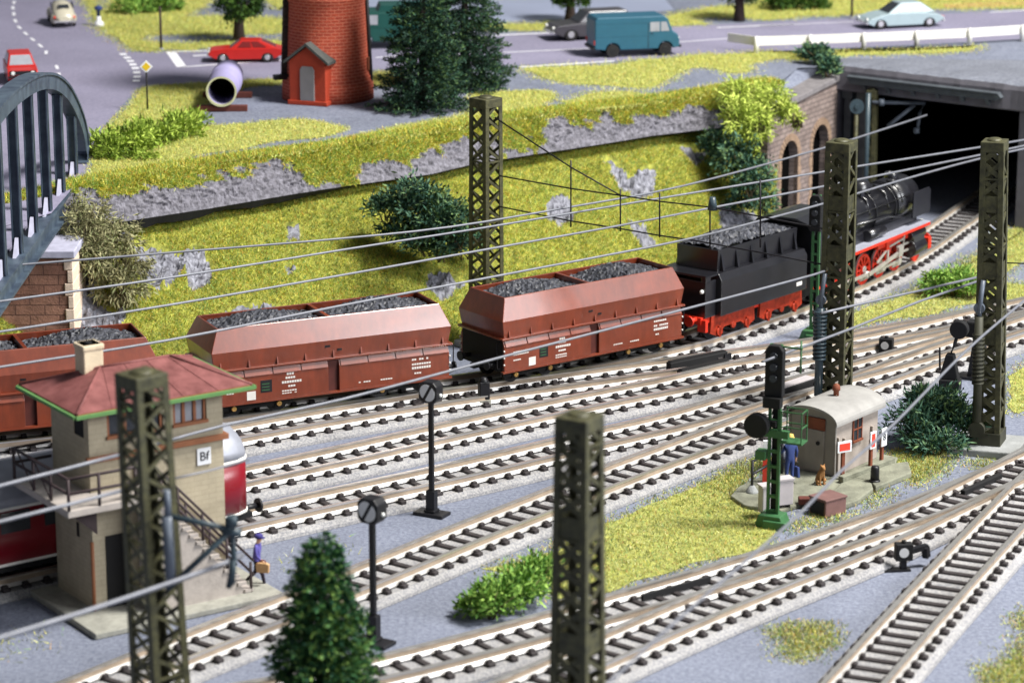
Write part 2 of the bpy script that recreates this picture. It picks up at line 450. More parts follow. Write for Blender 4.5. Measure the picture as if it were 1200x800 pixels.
M['cream_line'] = mat('cream_stripe', rgb(232, 228, 220), .5, var=.03)
M['signal_green'] = mat('signal_green', rgb(56, 100, 62), .5, var=.12)
M['relay'] = mat('relay_box_grey', rgb(176, 170, 172), .6, var=.08)
M['white'] = mat('white_enamel', rgb(226, 228, 232), .5, var=.04)
M['sign_red'] = mat('sign_red', rgb(216, 66, 48), .5, var=.05)
M['sign_yellow'] = mat('sign_yellow', rgb(226, 190, 40), .5, var=.05)
M['shed_wall'] = mat('shed_grey_wall', rgb(142, 137, 131), .8, var=.10, scale=1.5, bump=.2)
M['shed_side'] = mat('shed_taupe_wall', rgb(158, 148, 140), .8, var=.08, scale=1.5, bump=.2)
M['shed_roof'] = mat('shed_felt_roof', rgb(146, 144, 141), .8, var=.14, scale=1.5)
M['rust'] = mat('rust_brown', rgb(122, 66, 44), .75, var=.2)
M['crate'] = mat('crate_brown', rgb(112, 82, 78), .75, var=.15)
M['platform'] = mat('platform_stone', rgb(122, 123, 108), .9, var=.28, scale=1.8, bump=.6)
M['skin'] = mat('skin', rgb(214, 168, 138), .55, var=.05)
M['cloth_blue'] = mat('blue_workwear', rgb(48, 64, 116), .85, var=.12)
M['cloth_violet'] = mat('blue_violet_jacket', rgb(84, 78, 150), .85, var=.12)
M['cloth_dark'] = mat('dark_trousers', rgb(36, 28, 40), .85, var=.12)
M['shoe'] = mat('black_shoe', rgb(24, 22, 24), .6)
M['straw'] = mat('straw_hat', rgb(214, 176, 96), .8, var=.08)
M['cap_blue'] = mat('navy_cap', rgb(58, 52, 120), .8)
M['bag'] = mat('tan_leather', rgb(196, 156, 112), .6)
M['hair'] = mat('brown_hair', rgb(66, 46, 34), .8)
M['dog'] = mat('tan_fur', rgb(146, 104, 62), .9, var=.2, scale=8)
M['bark'] = mat('dark_bark', rgb(58, 46, 44), .9, var=.25, bump=.6)
M['fir'] = mat_leaf('fir_needle', [rgb(12, 24, 20), rgb(20, 40, 32), rgb(30, 58, 46), rgb(48, 82, 64), rgb(80, 106, 60)])
M['fir_front'] = mat_leaf('front_fir_needle', [rgb(12, 36, 26), rgb(22, 58, 40), rgb(36, 82, 52), rgb(62, 108, 56), rgb(116, 146, 72)])
M['leaf_dark'] = mat_leaf('dark_leaf', [rgb(22, 44, 18), rgb(38, 66, 24), rgb(56, 88, 30), rgb(80, 108, 40)])
M['leaf_bright'] = mat_leaf('bright_leaf', [rgb(70, 92, 28), rgb(108, 132, 44), rgb(140, 164, 60), rgb(172, 192, 84)])
M['leaf_mid'] = mat_leaf('mid_green_leaf', [rgb(62, 98, 40), rgb(90, 132, 52), rgb(120, 160, 70), rgb(150, 182, 86)])
M['leaf_blue'] = mat_leaf('blue_green_leaf', [rgb(20, 40, 34), rgb(36, 66, 54), rgb(56, 92, 74), rgb(88, 122, 98), rgb(110, 136, 84)])
M['leaf_vine'] = mat_leaf('vine_leaf', [rgb(108, 128, 44), rgb(150, 170, 66), rgb(180, 196, 88), rgb(196, 206, 104)])
M['twig_dry'] = mat_leaf('dry_twig', [rgb(96, 92, 62), rgb(136, 132, 96), rgb(168, 164, 124), rgb(120, 126, 84)])
M['tan'] = mat('twig_bark', rgb(96, 84, 60), .9)

# ------------------------------------------------------------------ the ground
ZP, ZC = 6.8, 5.2            # plateau height, crest of the grassy slope

class VN:
    """Smooth random height noise in plan."""
    def __init__(s, seed): s.g = np.random.default_rng(seed).random((64, 64))
    def __call__(s, x, y):
        x = np.asarray(x, float); y = np.asarray(y, float)
        i = np.floor(x).astype(int); j = np.floor(y).astype(int); a = x - i; b = y - j
        a = a * a * (3 - 2 * a); b = b * b * (3 - 2 * b); g = s.g
        return (g[i % 64, j % 64] * (1 - a) + g[(i + 1) % 64, j % 64] * a) * (1 - b) + (g[i % 64, (j + 1) % 64] * (1 - a) + g[(i + 1) % 64, (j + 1) % 64] * a) * b
N1, N2 = VN(1), VN(2)
def fbm(x, y, o=4):
    t = 0; a = .5
    for k in range(o): t = t + a * (N1 if k % 2 else N2)(x * 2 ** k + 7 * k, y * 2 ** k + 3 * k); a *= .5
    return t - .47

b = MB(); b.poly([(-160, -20, 0), (160, -20, 0), (160, 420, 0), (-160, 420, 0)])
tag(b.build('ground', M['asphalt']), kind='structure')

def interp_line(pts, z, n):
    w = [P(x, y, z) for x, y in pts]
    d = np.concatenate([[0], np.cumsum([(w[i + 1] - w[i]).length for i in range(len(w) - 1)])])
    t = np.linspace(0, d[-1], n)
    return np.stack([np.interp(t, d, [p[k] for p in w]) for k in range(3)], axis=1)

CREST = [(-110, 300), (-60, 293), (40, 277), (80, 267), (135, 259), (240, 243), (340, 226), (400, 217), (500, 203), (555, 190), (640, 177), (700, 168), (760, 158), (845, 148), (915, 138)]
FOOT = [(-150, 486), (-100, 480), (0, 470), (80, 462), (140, 455), (250, 442), (345, 430), (410, 421), (505, 408), (560, 398), (640, 380), (700, 364), (760, 346), (830, 318), (905, 280)]
TOPL = [(-110, 262), (-60, 250), (40, 232), (100, 216), (200, 200), (300, 184), (400, 172), (500, 156), (555, 146), (640, 134), (700, 126), (760, 120), (845, 108), (915, 96)]
nu, nv = 420, 84
cf, cc = interp_line(FOOT, 0, nu), interp_line(CREST, ZC, nu)
ss = np.linspace(0, 1.06, nv)
G = np.zeros((nu, nv, 3))
for j, s_ in enumerate(ss):
    G[:, j] = cf * (1 - s_) + cc * s_
    G[:, j, 2] = (ZC - .12) * min(s_, 1.0) ** .92
X, Y = G[..., 0], G[..., 1]
edge = np.clip(np.minimum(ss * 6, 1), 0, 1)[None, :]
G[..., 2] += (fbm(X * .28, Y * .28) * 1.1 + fbm(X * 1.3, Y * 1.3) * .28) * edge * np.clip((1.02 - ss) * 5, 0, 1)[None, :]
dep = G[..., 1] * cos(PITCH) - (G[..., 2] - CAM_H) * sin(PITCH)
PX = 600 + FPX * X / dep
PY = 400 - FPX * ((G[..., 2] - CAM_H) * cos(PITCH) + G[..., 1] * sin(PITCH)) / dep
ROCKS = [[(160, 283), (190, 290), (215, 296), (232, 286), (250, 312), (248, 330), (228, 340), (215, 320), (196, 340), (168, 345), (160, 312)],
         [(72, 330), (110, 318), (112, 352), (150, 362), (142, 386), (72, 388)], [(336, 262), (352, 264), (352, 282), (336, 284)],
         [(265, 366), (300, 350), (334, 362), (318, 380), (272, 378)], [(498, 322), (525, 316), (548, 335), (522, 352), (500, 346)],
         [(638, 240), (655, 224), (668, 240), (674, 256), (655, 266), (640, 256)],
         [(702, 182), (722, 188), (738, 206), (766, 190), (770, 215), (760, 232), (744, 236), (726, 220)],
         [(735, 254), (755, 262), (772, 288), (756, 292), (742, 275)], [(795, 172), (832, 180), (815, 196)],
         [(838, 236), (905, 252), (905, 285), (850, 280)], [(140, 262), (160, 270), (156, 284), (138, 280)], [(330, 306), (346, 312), (338, 322)]]
jx, jy = fbm(X * 1.1, Y * 1.1) * 14, fbm(X * 1.1 + 40, Y * 1.1) * 12
rock = np.zeros((nu, nv), bool)
for r in ROCKS: rock |= in_poly((PX + jx).ravel(), (PY + jy).ravel(), r).reshape(nu, nv)
crag = np.abs(fbm(X * 1.5, Y * 1.5 + G[..., 2], 5)) * 1.7 + np.abs(fbm(X * 3.6, Y * 3.6, 4)) * .6
G[..., 2] += np.where(rock, crag - .30, 0)
vs = G.reshape(-1, 3); fs = []; mi = []
for i in range(nu - 1):
    for j in range(nv - 1):
        fs.append((i * nv + j, (i + 1) * nv + j, (i + 1) * nv + j + 1, i * nv + j + 1)); mi.append(1 if rock[i, j] and rock[i + 1, j + 1] else 0)
me = bpy.data.meshes.new('hillside'); me.from_pydata([tuple(v) for v in vs], [], fs)
me.materials.append(M['grass_bed']); me.materials.append(M['rock'])
me.polygons.foreach_set('material_index', mi); me.polygons.foreach_set('use_smooth', [m == 0 for m in mi])
tag(link(bpy.data.objects.new('hillside', me)), kind='structure')

def grid_samples(G, mask, n):
    """n random places on a height grid where mask holds."""
    a = RNG.random(n) * (G.shape[0] - 1.001); c = RNG.random(n) * (G.shape[1] - 1.001)
    i = a.astype(int); j = c.astype(int); u = (a - i)[:, None]; v = (c - j)[:, None]
    p = (G[i, j] * (1 - u) + G[i + 1, j] * u) * (1 - v) + (G[i, j + 1] * (1 - u) + G[i + 1, j + 1] * u) * v
    nr = unit(np.cross(G[i + 1, j] - G[i, j], G[i, j + 1] - G[i, j])); nr[nr[:, 2] < 0] *= -1
    k = mask[i, j]
    return p[k], nr[k]

p, nr = grid_samples(G, ~rock, 330000)
d = unit(nr * .5 + np.array([0, -.25, .35]) + RNG.normal(size=p.shape) * .55)
tag(tri_mesh('hillside_grass', blades(p - nr * .03, d, RNG.uniform(.10, .25, len(p)), RNG.uniform(.018, .036, len(p))), M['grass']), kind='stuff')

# the cut edge of the plateau board, grey rock below and grass hanging over it
ne, nt = 900, 34
e0, e1 = interp_line(CREST, ZC + .15, ne), interp_line(TOPL, ZP, ne)
E = np.zeros((ne, nt, 3)); out = np.zeros((ne, 3)); t_ = np.diff(e0, axis=0, append=e0[-1:] * 2 - e0[-2:-1])
out[:, 0], out[:, 1] = t_[:, 1], -t_[:, 0]; out = unit(out)
base = e0 + out * .30
for j in range(nt):
    q = j / (nt - 1) * 1.3
    E[:, j] = base * (1 - min(q, 1)) + e1 * min(q, 1) - out * (max(q - 1, 0) * 4.0)
    E[:, j, 2] = (ZC + .15) + (ZP + .05 - ZC - .15) * (min(q, 1) ** .78)
EPX = 600 + FPX * E[..., 0] / (E[..., 1] * cos(PITCH) - (E[..., 2] - CAM_H) * sin(PITCH))
thr = np.interp(EPX, [80, 200, 340, 362, 412, 440, 540, 575, 590, 630, 645, 700, 780, 845, 870], [.78, .55, .64, .06, .02, .30, .50, .48, .14, .16, .64, .54, .42, .66, .9])
qq = np.linspace(0, 1.3, nt)[None, :]
er = (qq + fbm(E[..., 0] * 1.4, E[..., 1] * 1.4 + qq * 3, 5) * .9) < thr
amp = np.clip(qq * 6 + .15, 0, 1) * np.clip((1 - qq) * 5, 0, 1)
cr = np.abs(fbm(E[..., 0] * 3.4, E[..., 1] * 1.5 + E[..., 2] * 3.8, 5)) * 1.7 - .25
E += out[:, None, :] * (cr * .34 * amp * np.where(er, 1, .35))[..., None]
E[..., 2] += np.where(er, cr * .16, .06) * amp
fs = []; mi = []
vs = [tuple(v) for v in E.reshape(-1, 3)]
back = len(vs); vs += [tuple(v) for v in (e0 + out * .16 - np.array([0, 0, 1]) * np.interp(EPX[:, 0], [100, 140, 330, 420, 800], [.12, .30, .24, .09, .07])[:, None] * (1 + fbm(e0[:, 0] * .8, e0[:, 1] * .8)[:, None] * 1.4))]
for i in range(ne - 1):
    fs.append((back + i, back + i + 1, (i + 1) * nt, i * nt)); mi.append(2)  # black strip paints in the shadow gap under the ledge
    for j in range(nt - 1):
        fs.append((i * nt + j, (i + 1) * nt + j, (i + 1) * nt + j + 1, i * nt + j + 1)); mi.append(0 if er[i, j] else 1)
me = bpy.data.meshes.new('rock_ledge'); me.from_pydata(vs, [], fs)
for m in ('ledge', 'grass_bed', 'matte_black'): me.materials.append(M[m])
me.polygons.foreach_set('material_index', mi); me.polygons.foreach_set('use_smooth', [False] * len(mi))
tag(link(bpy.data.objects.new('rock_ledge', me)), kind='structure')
p, nr = grid_samples(E, ~er, 120000)
d = unit(nr * .4 + np.array([0, -.3, .25]) + RNG.normal(size=p.shape) * .55)
tag(tri_mesh('ledge_grass', blades(p, d, RNG.uniform(.12, .30, len(p)), RNG.uniform(.018, .036, len(p))), M['grass']), kind='stuff')

# plateau board
PL, PR = Vector((16.2, 142.6, 0)), Vector((24.2, 136.8, 0))          # tunnel mouth, its two front corners
PX_ = (PR - PL).normalized(); PY_ = Vector((-PX_.y, PX_.x, 0))        # along the mouth, into the tunnel
WA, WB = Vector((12.15, 135.6, 0)), PL.copy()                        # the arched retaining wall
front = [tuple(e1[i]) for i in range(0, ne, 6)] + [tuple(e1[-1])]
tail = [P(935, 80, ZP), PL + PY_ * 1.0 + Vector((0, 0, ZP)), PR + PX_ * 12 + PY_ * 1.0 + Vector((0, 0, ZP))]
ring = [Vector(p) for p in front] + tail + [Vector((170, 120, ZP)), Vector((170, 420, ZP)), Vector((-160, 420, ZP)), Vector((-160, 150, ZP))]
b = MB(); b.poly(ring)
tag(b.build('plateau', M['asphalt']), kind='structure')
# the paved shoulder that falls from the plateau to the arched wall's coping
b = MB()
top = [Vector(e1[-1]), P(930, 82, ZP), PL + PY_ * 1.0 + Vector((0, 0, ZP))]
low = [WA + Vector((-.35, .2, 5.7)), WA.lerp(WB, .5) + Vector((-.35, .2, 5.95)), WB + Vector((-.3, .6, 6.2))]
for i in range(2): b.poly([low[i], low[i + 1], top[i + 1], top[i]])
b.poly([Vector(E[-1, 0]), low[0], top[0]])
tag(b.build('shoulder_slope', M['asphalt']), kind='structure')

def sheet(name, pts, z, m, dz=.004, kind='structure'):
    b = MB(); b.poly([P(x, y, z) + Vector((0, 0, dz)) for x, y in pts]); return tag(b.build(name, m), kind=kind)

sheet('road', [(-160, -30), (84, -30), (106, 24), (128, 45), (155, 62), (168, 80), (165, 100), (150, 116), (118, 152), (103, 200), (60, 250), (-120, 300)], ZP, M['road'], .004)
sheet('cross_road', [(150, 62), (330, 57), (580, 41), (800, 31), (1000, 22), (1200, 12), (1320, 6), (1320, 36), (1200, 46), (1000, 56), (860, 63), (700, 73), (600, 77), (440, 82), (330, 92), (165, 101), (150, 90)], ZP, M['road'], .008)
sheet('lake', [(370, -12), (770, -12), (790, 12), (700, 22), (560, 27), (470, 27), (370, 20)], ZP, mat('blue_grey_water', rgb(150, 158, 182), .35, var=.08, scale=.2, world=True), .006)

def stripe(bm, a, c, w, z, dz=.016):
    p, q = P(a[0], a[1], z), P(c[0], c[1], z); d = (q - p).normalized(); n = Vector((-d.y, d.x, 0)) * w / 2
    up = Vector((0, 0, dz)); bm.poly([p - n + up, q - n + up, q + n + up, p + n + up])
b = MB()
for a, c, w in [((200, 61), (213, 79), .5), ((200, 61), (330, 58), .25), ((213, 79), (330, 71), .22), ((226, 66), (248, 65), .3), ((578, 42), (690, 37), .3), ((590, 62), (700, 57), .16), ((560, 52), (600, 51), .12),
                ((610, 79), (692, 74), .3), ((792, 50), (862, 45), .14), ((840, 33), (930, 29), .2), ((440, 68), (470, 66), .16), ((520, 65), (560, 63), .16), ((890, 31), (1000, 26), .12), ((1160, 15), (1210, 12), .2), ((690, 74), (720, 72), .25)]:
    stripe(b, a, c, w, ZP)
for pts in ([(17, 2), (15, 8), (16, 15), (17, 23), (21, 31), (28, 38), (36, 45), (45, 52), (54, 60)], [(66, 77), (69, 86), (69, 95), (69, 105)]):
    for i, (x, y) in enumerate(pts):
        e = pts[min(i + 1, len(pts) - 1)] if i + 1 < len(pts) else (x, y + 8)
        stripe(b, (x, y), (x + (e[0] - x) * .5, y + (e[1] - y) * .5), .16, ZP)
arc = [(143, 63), (148, 67), (152, 71), (155, 75), (158, 79), (160, 84), (161, 89), (160, 94), (159, 98)]
for i in range(len(arc) - 1): stripe(b, arc[i], (arc[i][0] * .45 + arc[i + 1][0] * .55, arc[i][1] * .45 + arc[i + 1][1] * .55), .35, ZP)
tag(b.build('road_marking', M['white_line'], weld=False), kind='structure')

def grass_patch(name, px, z, dens, ln=(.14, .34), m='grass', ragged=.3, bed=True, dz=.02, wob=1):
    w = [P(x, y, z) for x, y in px]
    if len(w) > 3:
        cm = catmull([(p.x, p.y) for p in w] + [(w[0].x, w[0].y)], .6)[:-1]
        w = [Vector((q[0] + fbm(q[0] * .9, q[1] * .9) * .7 * wob, q[1] + fbm(q[0] * .9 + 9, q[1] * .7) * 1.6 * wob, z)) for q in cm]
    poly = [(p.x, p.y) for p in w]
    xs = [p[0] for p in poly]; ys = [p[1] for p in poly]
    area = (max(xs) - min(xs)) * (max(ys) - min(ys)); n = int(area * dens * (4.0 if bed and area < 16 else 1))
    x = RNG.uniform(min(xs) - .4, max(xs) + .4, n); y = RNG.uniform(min(ys) - .4, max(ys) + .4, n)
    k = in_poly(x + RNG.normal(size=n) * ragged * .9 * wob + fbm(x, y) * ragged * 2 * wob, y + RNG.normal(size=n) * ragged * 1.6 * wob + fbm(x + 30, y) * wob * ragged * 3, poly)
    p = np.stack([x[k], y[k], np.full(k.sum(), z)], axis=1)
    d = unit(np.array([0, -.1, .55]) + RNG.normal(size=p.shape) * .5); d[:, 2] = np.abs(d[:, 2])
    if name.startswith('plateau'): m = 'grass_pale'
    elif m == 'grass': m = 'grass_lawn'
    o = tri_mesh(name, blades(p, d, RNG.uniform(*ln, len(p)), RNG.uniform(.018, .038, len(p))), M[m])
    tag(o, kind='stuff')
    if bed and (max(xs) - min(xs)) * (max(ys) - min(ys)) > 16:
        q = []
        for i in range(len(w)):
            e = (w[(i + 1) % len(w)] - w[i - 1]); e.normalize(); cen = Vector((-e.y, e.x, 0)); a_ = sum(w[j].x * w[(j + 1) % len(w)].y - w[(j + 1) % len(w)].x * w[j].y for j in range(len(w)))
            q.append(w[i] + cen * ((.22 if abs(a_) > 12 else .05) * (1 if a_ > 0 else -1)) + Vector((0, 0, dz)))
        bb = MB(); bb.poly(q); tag(bb.build('turf', M['bed_pale']), kind='structure')
    return o

for i, px in enumerate([
    [(98, 214), (112, 165), (150, 121), (168, 103), (240, 97), (330, 92), (332, 100), (288, 104), (250, 122), (238, 145), (285, 144), (345, 139), (400, 147), (408, 153), (380, 162), (318, 168), (290, 176), (240, 182), (205, 198)],
    [(205, 200), (250, 186), (318, 176), (400, 162), (470, 146), (545, 132), (548, 112), (575, 108), (640, 106), (655, 116), (640, 126), (700, 126), (640, 136), (500, 158), (400, 174), (300, 186)],
    [(610, 82), (670, 76), (700, 78), (740, 72), (800, 66), (862, 62), (940, 62), (980, 60), (960, 68), (940, 72), (915, 70), (885, 76), (878, 86), (845, 84), (815, 80), (790, 92), (770, 102), (720, 103), (660, 98), (632, 92)],
    [(434, 86), (466, 84), (466, 98), (436, 102)],
    [(655, 120), (700, 108), (760, 108), (800, 108), (880, 92), (900, 96), (850, 108), (760, 122), (690, 130)],
    [(86, -20), (108, 24), (130, 44), (165, 62), (200, 59), (330, 55), (332, 48), (182, 50), (175, 44), (200, 41), (332, 40), (332, 22), (290, 20), (255, 18), (228, 20), (240, 8), (260, -14), (150, -14), (122, 12), (112, -20)],
    [(262, -14), (300, 0), (330, 12), (335, -14)],
    [(552, 30), (620, 28), (700, 24), (790, 22), (830, 29), (700, 34), (600, 37), (560, 36)],
    [(770, 24), (860, 22), (900, 26), (940, 20), (1010, 18), (1100, 12), (1200, 10), (1320, 4), (1320, -24), (1060, -24), (980, -18), (890, -10), (880, 4), (840, 8), (800, 14)],
    [(890, 62), (1000, 60), (1100, 57), (1150, 54), (1120, 62), (1010, 66), (960, 70), (930, 66)],
    [(560, -2), (760, -8), (860, -14), (860, -26), (560, -26)]]):
    grass_patch('plateau_grass', px, ZP, 260, ln=(.08, .20), wob=.3 if px[0] in ((98, 214), (205, 200)) else 1)
# bare earth showing in the far meadow
sheet('earth_patch', [(1100, 6), (1150, 3), (1200, 2), (1200, 7), (1160, 9), (1110, 10)], ZP, mat('bare_earth', rgb(176, 140, 96), .95, var=.2, scale=.6, world=True), .03)
for px in ([(985, 389), (985, 374), (1010, 362), (1040, 350), (1080, 331), (1120, 312), (1142, 298), (1190, 262), (1260, 230), (1270, 268), (1195, 312), (1172, 326), (1200, 332), (1240, 330), (1240, 344), (1144, 358), (1075, 372)],
           [(560, 668), (600, 655), (650, 640), (700, 612), (760, 590), (810, 568), (850, 553), (884, 556), (862, 582), (880, 596), (905, 600), (912, 622), (905, 640), (880, 646), (800, 668), (754, 684), (700, 698), (645, 703), (638, 680), (600, 676)],
           [(900, 740), (932, 730), (972, 734), (986, 745), (968, 757), (938, 770), (906, 766), (918, 752)],
           [(1152, 788), (1172, 776), (1200, 756), (1240, 750), (1240, 810), (1160, 810)], [(1186, 728), (1204, 714), (1240, 706), (1230, 748), (1196, 742)],
           [(925, 614), (960, 606), (1003, 597), (1000, 606), (960, 615), (930, 621)], [(1010, 592), (1024, 584), (1046, 577), (1044, 588), (1022, 594)],
           [(1036, 546), (1046, 528), (1080, 532), (1112, 536), (1102, 552), (1082, 562), (1062, 574), (1068, 556)],
           [(1176, 442), (1205, 424), (1240, 420), (1240, 470), (1180, 482)], [(1120, 542), (1160, 548), (1178, 540), (1150, 534)],
           [(830, 566), (862, 548), (900, 534), (908, 544), (880, 562), (864, 578), (880, 590), (850, 580)]):
    grass_patch('yard_grass', px, 0, 420, ln=(.07, .19))
grass_patch('sparse_grass', [(-40, 756), (30, 738), (70, 734), (78, 746), (40, 766), (-40, 785)], 0, 40, bed=False)
grass_patch('sparse_grass', [(324, 662), (345, 648), (354, 658), (342, 670)], 0, 120, bed=False)
grass_patch('sparse_grass', [(384, 650), (404, 634), (412, 648), (400, 658)], 0, 120, bed=False)

# ------------------------------------------------------------------ arched retaining wall
def along(a, c): return atan2(c.y - a.y, c.x - a.x)
LW = (WB - WA).length
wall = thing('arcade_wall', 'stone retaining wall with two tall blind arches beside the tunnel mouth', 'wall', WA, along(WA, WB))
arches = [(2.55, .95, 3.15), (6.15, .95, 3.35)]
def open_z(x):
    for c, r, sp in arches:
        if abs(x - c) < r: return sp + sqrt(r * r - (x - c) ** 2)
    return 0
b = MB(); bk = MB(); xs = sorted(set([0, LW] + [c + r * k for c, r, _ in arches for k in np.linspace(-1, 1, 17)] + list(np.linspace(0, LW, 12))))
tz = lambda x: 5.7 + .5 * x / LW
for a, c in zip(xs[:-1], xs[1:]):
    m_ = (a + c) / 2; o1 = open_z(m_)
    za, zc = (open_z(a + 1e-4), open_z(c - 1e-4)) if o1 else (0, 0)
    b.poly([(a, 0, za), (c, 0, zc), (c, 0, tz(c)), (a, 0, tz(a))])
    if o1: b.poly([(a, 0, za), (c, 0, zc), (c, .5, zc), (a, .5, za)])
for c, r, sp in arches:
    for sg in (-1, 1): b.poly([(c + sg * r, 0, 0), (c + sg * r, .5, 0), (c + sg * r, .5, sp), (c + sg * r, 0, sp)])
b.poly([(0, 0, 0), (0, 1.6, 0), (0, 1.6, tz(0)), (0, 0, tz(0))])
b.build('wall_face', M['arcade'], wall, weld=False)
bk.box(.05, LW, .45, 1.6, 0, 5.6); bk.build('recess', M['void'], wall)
for c, r, sp in arches:
    b = MB(); n = 15
    for k in range(n):
        t0, t1 = pi * k / n + .02, pi * (k + 1) / n - .02
        q = [(c + cos(t) * rr, sp + sin(t) * rr) for t, rr in ((t0, r), (t1, r), (t1, r + .34), (t0, r + .34))]
        b.prism(q, -.03, .2, 'y')
    for sg in (-1, 1):
        for k in range(7): b.box(*sorted((c + sg * r, c + sg * (r + .26 + .1 * (k % 2)))), -.03, .2, sp * k / 7 + .02, sp * (k + 1) / 7 - .02)
    b.build('arch_ring', M['arcade_arch'], wall)
b = MB(); b.prism([(-.1, tz(0)), (LW, tz(LW)), (LW, tz(LW) + .28), (-.1, tz(0) + .28)], -.14, 1.7, 'y')
b.build('coping', mat('coping_stone', rgb(120, 116, 118), .9, var=.2, bump=.4), wall, bevel=.04)

# ------------------------------------------------------------------ tunnel mouth under the flat deck
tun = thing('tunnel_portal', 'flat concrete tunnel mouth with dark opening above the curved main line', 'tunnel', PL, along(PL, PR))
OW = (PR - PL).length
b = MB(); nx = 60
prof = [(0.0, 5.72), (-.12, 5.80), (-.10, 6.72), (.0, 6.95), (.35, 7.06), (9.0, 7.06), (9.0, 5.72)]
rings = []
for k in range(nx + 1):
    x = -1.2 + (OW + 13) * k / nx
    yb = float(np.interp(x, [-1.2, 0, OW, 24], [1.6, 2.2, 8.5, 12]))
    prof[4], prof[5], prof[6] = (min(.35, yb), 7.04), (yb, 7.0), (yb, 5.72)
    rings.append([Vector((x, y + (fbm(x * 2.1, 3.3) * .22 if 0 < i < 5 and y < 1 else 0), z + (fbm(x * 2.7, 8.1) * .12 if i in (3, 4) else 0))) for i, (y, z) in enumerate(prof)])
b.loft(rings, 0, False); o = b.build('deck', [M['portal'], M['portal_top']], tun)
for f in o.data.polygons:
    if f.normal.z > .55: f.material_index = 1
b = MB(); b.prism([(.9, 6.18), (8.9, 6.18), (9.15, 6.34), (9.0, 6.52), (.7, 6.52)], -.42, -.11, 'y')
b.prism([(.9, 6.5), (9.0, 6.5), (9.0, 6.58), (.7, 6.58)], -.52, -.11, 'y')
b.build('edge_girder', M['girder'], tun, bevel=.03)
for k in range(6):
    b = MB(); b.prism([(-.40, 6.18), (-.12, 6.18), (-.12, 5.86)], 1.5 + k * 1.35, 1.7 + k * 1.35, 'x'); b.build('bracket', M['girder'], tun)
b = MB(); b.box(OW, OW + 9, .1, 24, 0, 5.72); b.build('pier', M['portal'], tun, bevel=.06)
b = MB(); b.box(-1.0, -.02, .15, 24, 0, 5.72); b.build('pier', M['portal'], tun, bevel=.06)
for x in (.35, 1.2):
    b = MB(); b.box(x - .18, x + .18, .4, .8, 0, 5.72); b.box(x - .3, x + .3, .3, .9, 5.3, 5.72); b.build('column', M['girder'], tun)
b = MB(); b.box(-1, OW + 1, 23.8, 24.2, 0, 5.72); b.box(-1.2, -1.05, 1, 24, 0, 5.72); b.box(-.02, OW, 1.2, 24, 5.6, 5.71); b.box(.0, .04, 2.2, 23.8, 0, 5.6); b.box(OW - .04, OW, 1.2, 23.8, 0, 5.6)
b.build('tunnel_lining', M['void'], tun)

# ------------------------------------------------------------------ steel arch bridge carrying the road, and its sandstone pier
br = thing('arch_bridge', 'dark blue steel tied arch bridge with wide upright hangers and grey deck girder', 'bridge', (-18.0, 119.2, 0))
A = [(119.2, 6.9), (118.9, 8.0), (117.4, 9.2), (114.6, 10.6), (111.0, 11.65), (106.5, 12.3), (101, 12.55), (95.5, 12.3), (91, 11.65), (87, 10.6), (84, 9.2), (82.4, 8.0), (82, 6.9)]
A = catmull([(0, y - 119.2, z) for y, z in A], .5)
for nm, xo in (('main_arch', 0), ('rear_arch', -7.2)):
    b = MB()
    rr = []
    for i, q in enumerate(A):
        t = A[min(i + 1, len(A) - 1)] - A[max(i - 1, 0)]; t /= np.linalg.norm(t); n = np.array([0, -t[2], t[1]]); n = n if n[2] > 0 or abs(n[2]) < .2 else -n
        c = np.array([xo, q[1], q[2]])
        rr.append([Vector(c + np.array([sx * .26, 0, 0]) + n * sn) for sx, sn in ((-1, -.3), (1, -.3), (1, .24), (1.25, .24), (1.25, .34), (-1.25, .34), (-1.25, .24), (-1, .24))])
    b.loft(rr, 0, False); b.build('arch_rib', M['bridge'], br)
    for k in range(10):
        y = -2.4 - k * 3.45; z = float(np.interp(-y, -A[:, 1], A[:, 2])) - .3
        h = MB(); h.box(xo - .18, xo + .18, y - .05, y + .05, 6.7, z); h.box(xo - .18, xo - .13, y - .2, y + .2, 6.7, z); h.box(xo + .13, xo + .18, y - .2, y + .2, 6.7, z)
        h.build('hanger', M['bridge'], br)
        h = MB(); h.prism([(y - .9, 6.72), (y + .9, 6.72), (y + .26, 7.35), (y - .26, 7.35)], xo - .06, xo + .06, 'x'); h.build('gusset', M['bridge_light'], br)
    b = MB(); b.box(xo - .14, xo + .14, -37.3, .3, 5.95, 6.7); b.box(xo - .34, xo + .34, -37.3, .3, 6.62, 6.74); b.box(xo - .34, xo + .34, -37.3, .3, 5.9, 6.0)
    b.build('bottom_chord', M['bridge'], br)
b = MB(); b.box(-6.8, -.4, -37.3, 1.5, 6.45, 6.78); b.build('deck_slab', M['road'], br)
b = MB(); b.box(-.5, .55, -7.0, -3.2, 5.3, 5.9); b.box(-.2, .5, -3.2, -.2, 5.55, 5.9); b.build('bearing', M['bridge_light'], br, bevel=.05)
pier = thing('bridge_pier', 'tall reddish sandstone bridge pier with its lit edge painted pale', 'pier', (-17.0, 109.2, 0))
b = MB(); b.box(-13, -.2, 0, 9, 0, 5.1); b.build('masonry', M['sandstone'], pier)
b = MB()
for k in range(10): b.box(-.22 - (.12 if k % 2 else 0), .0, -.06, 9, k * .51 + .01, (k + 1) * .51 - .01)
b.build('lit_edge_strip', M['lit_edge'], pier, bevel=.03)  # pale strip: the pier's lit side put into the stone colour
b = MB(); b.box(-13.2, .12, -.2, 9.1, 5.1, 5.4); b.build('cap_stone', M['bridge_light'], pier, bevel=.04)

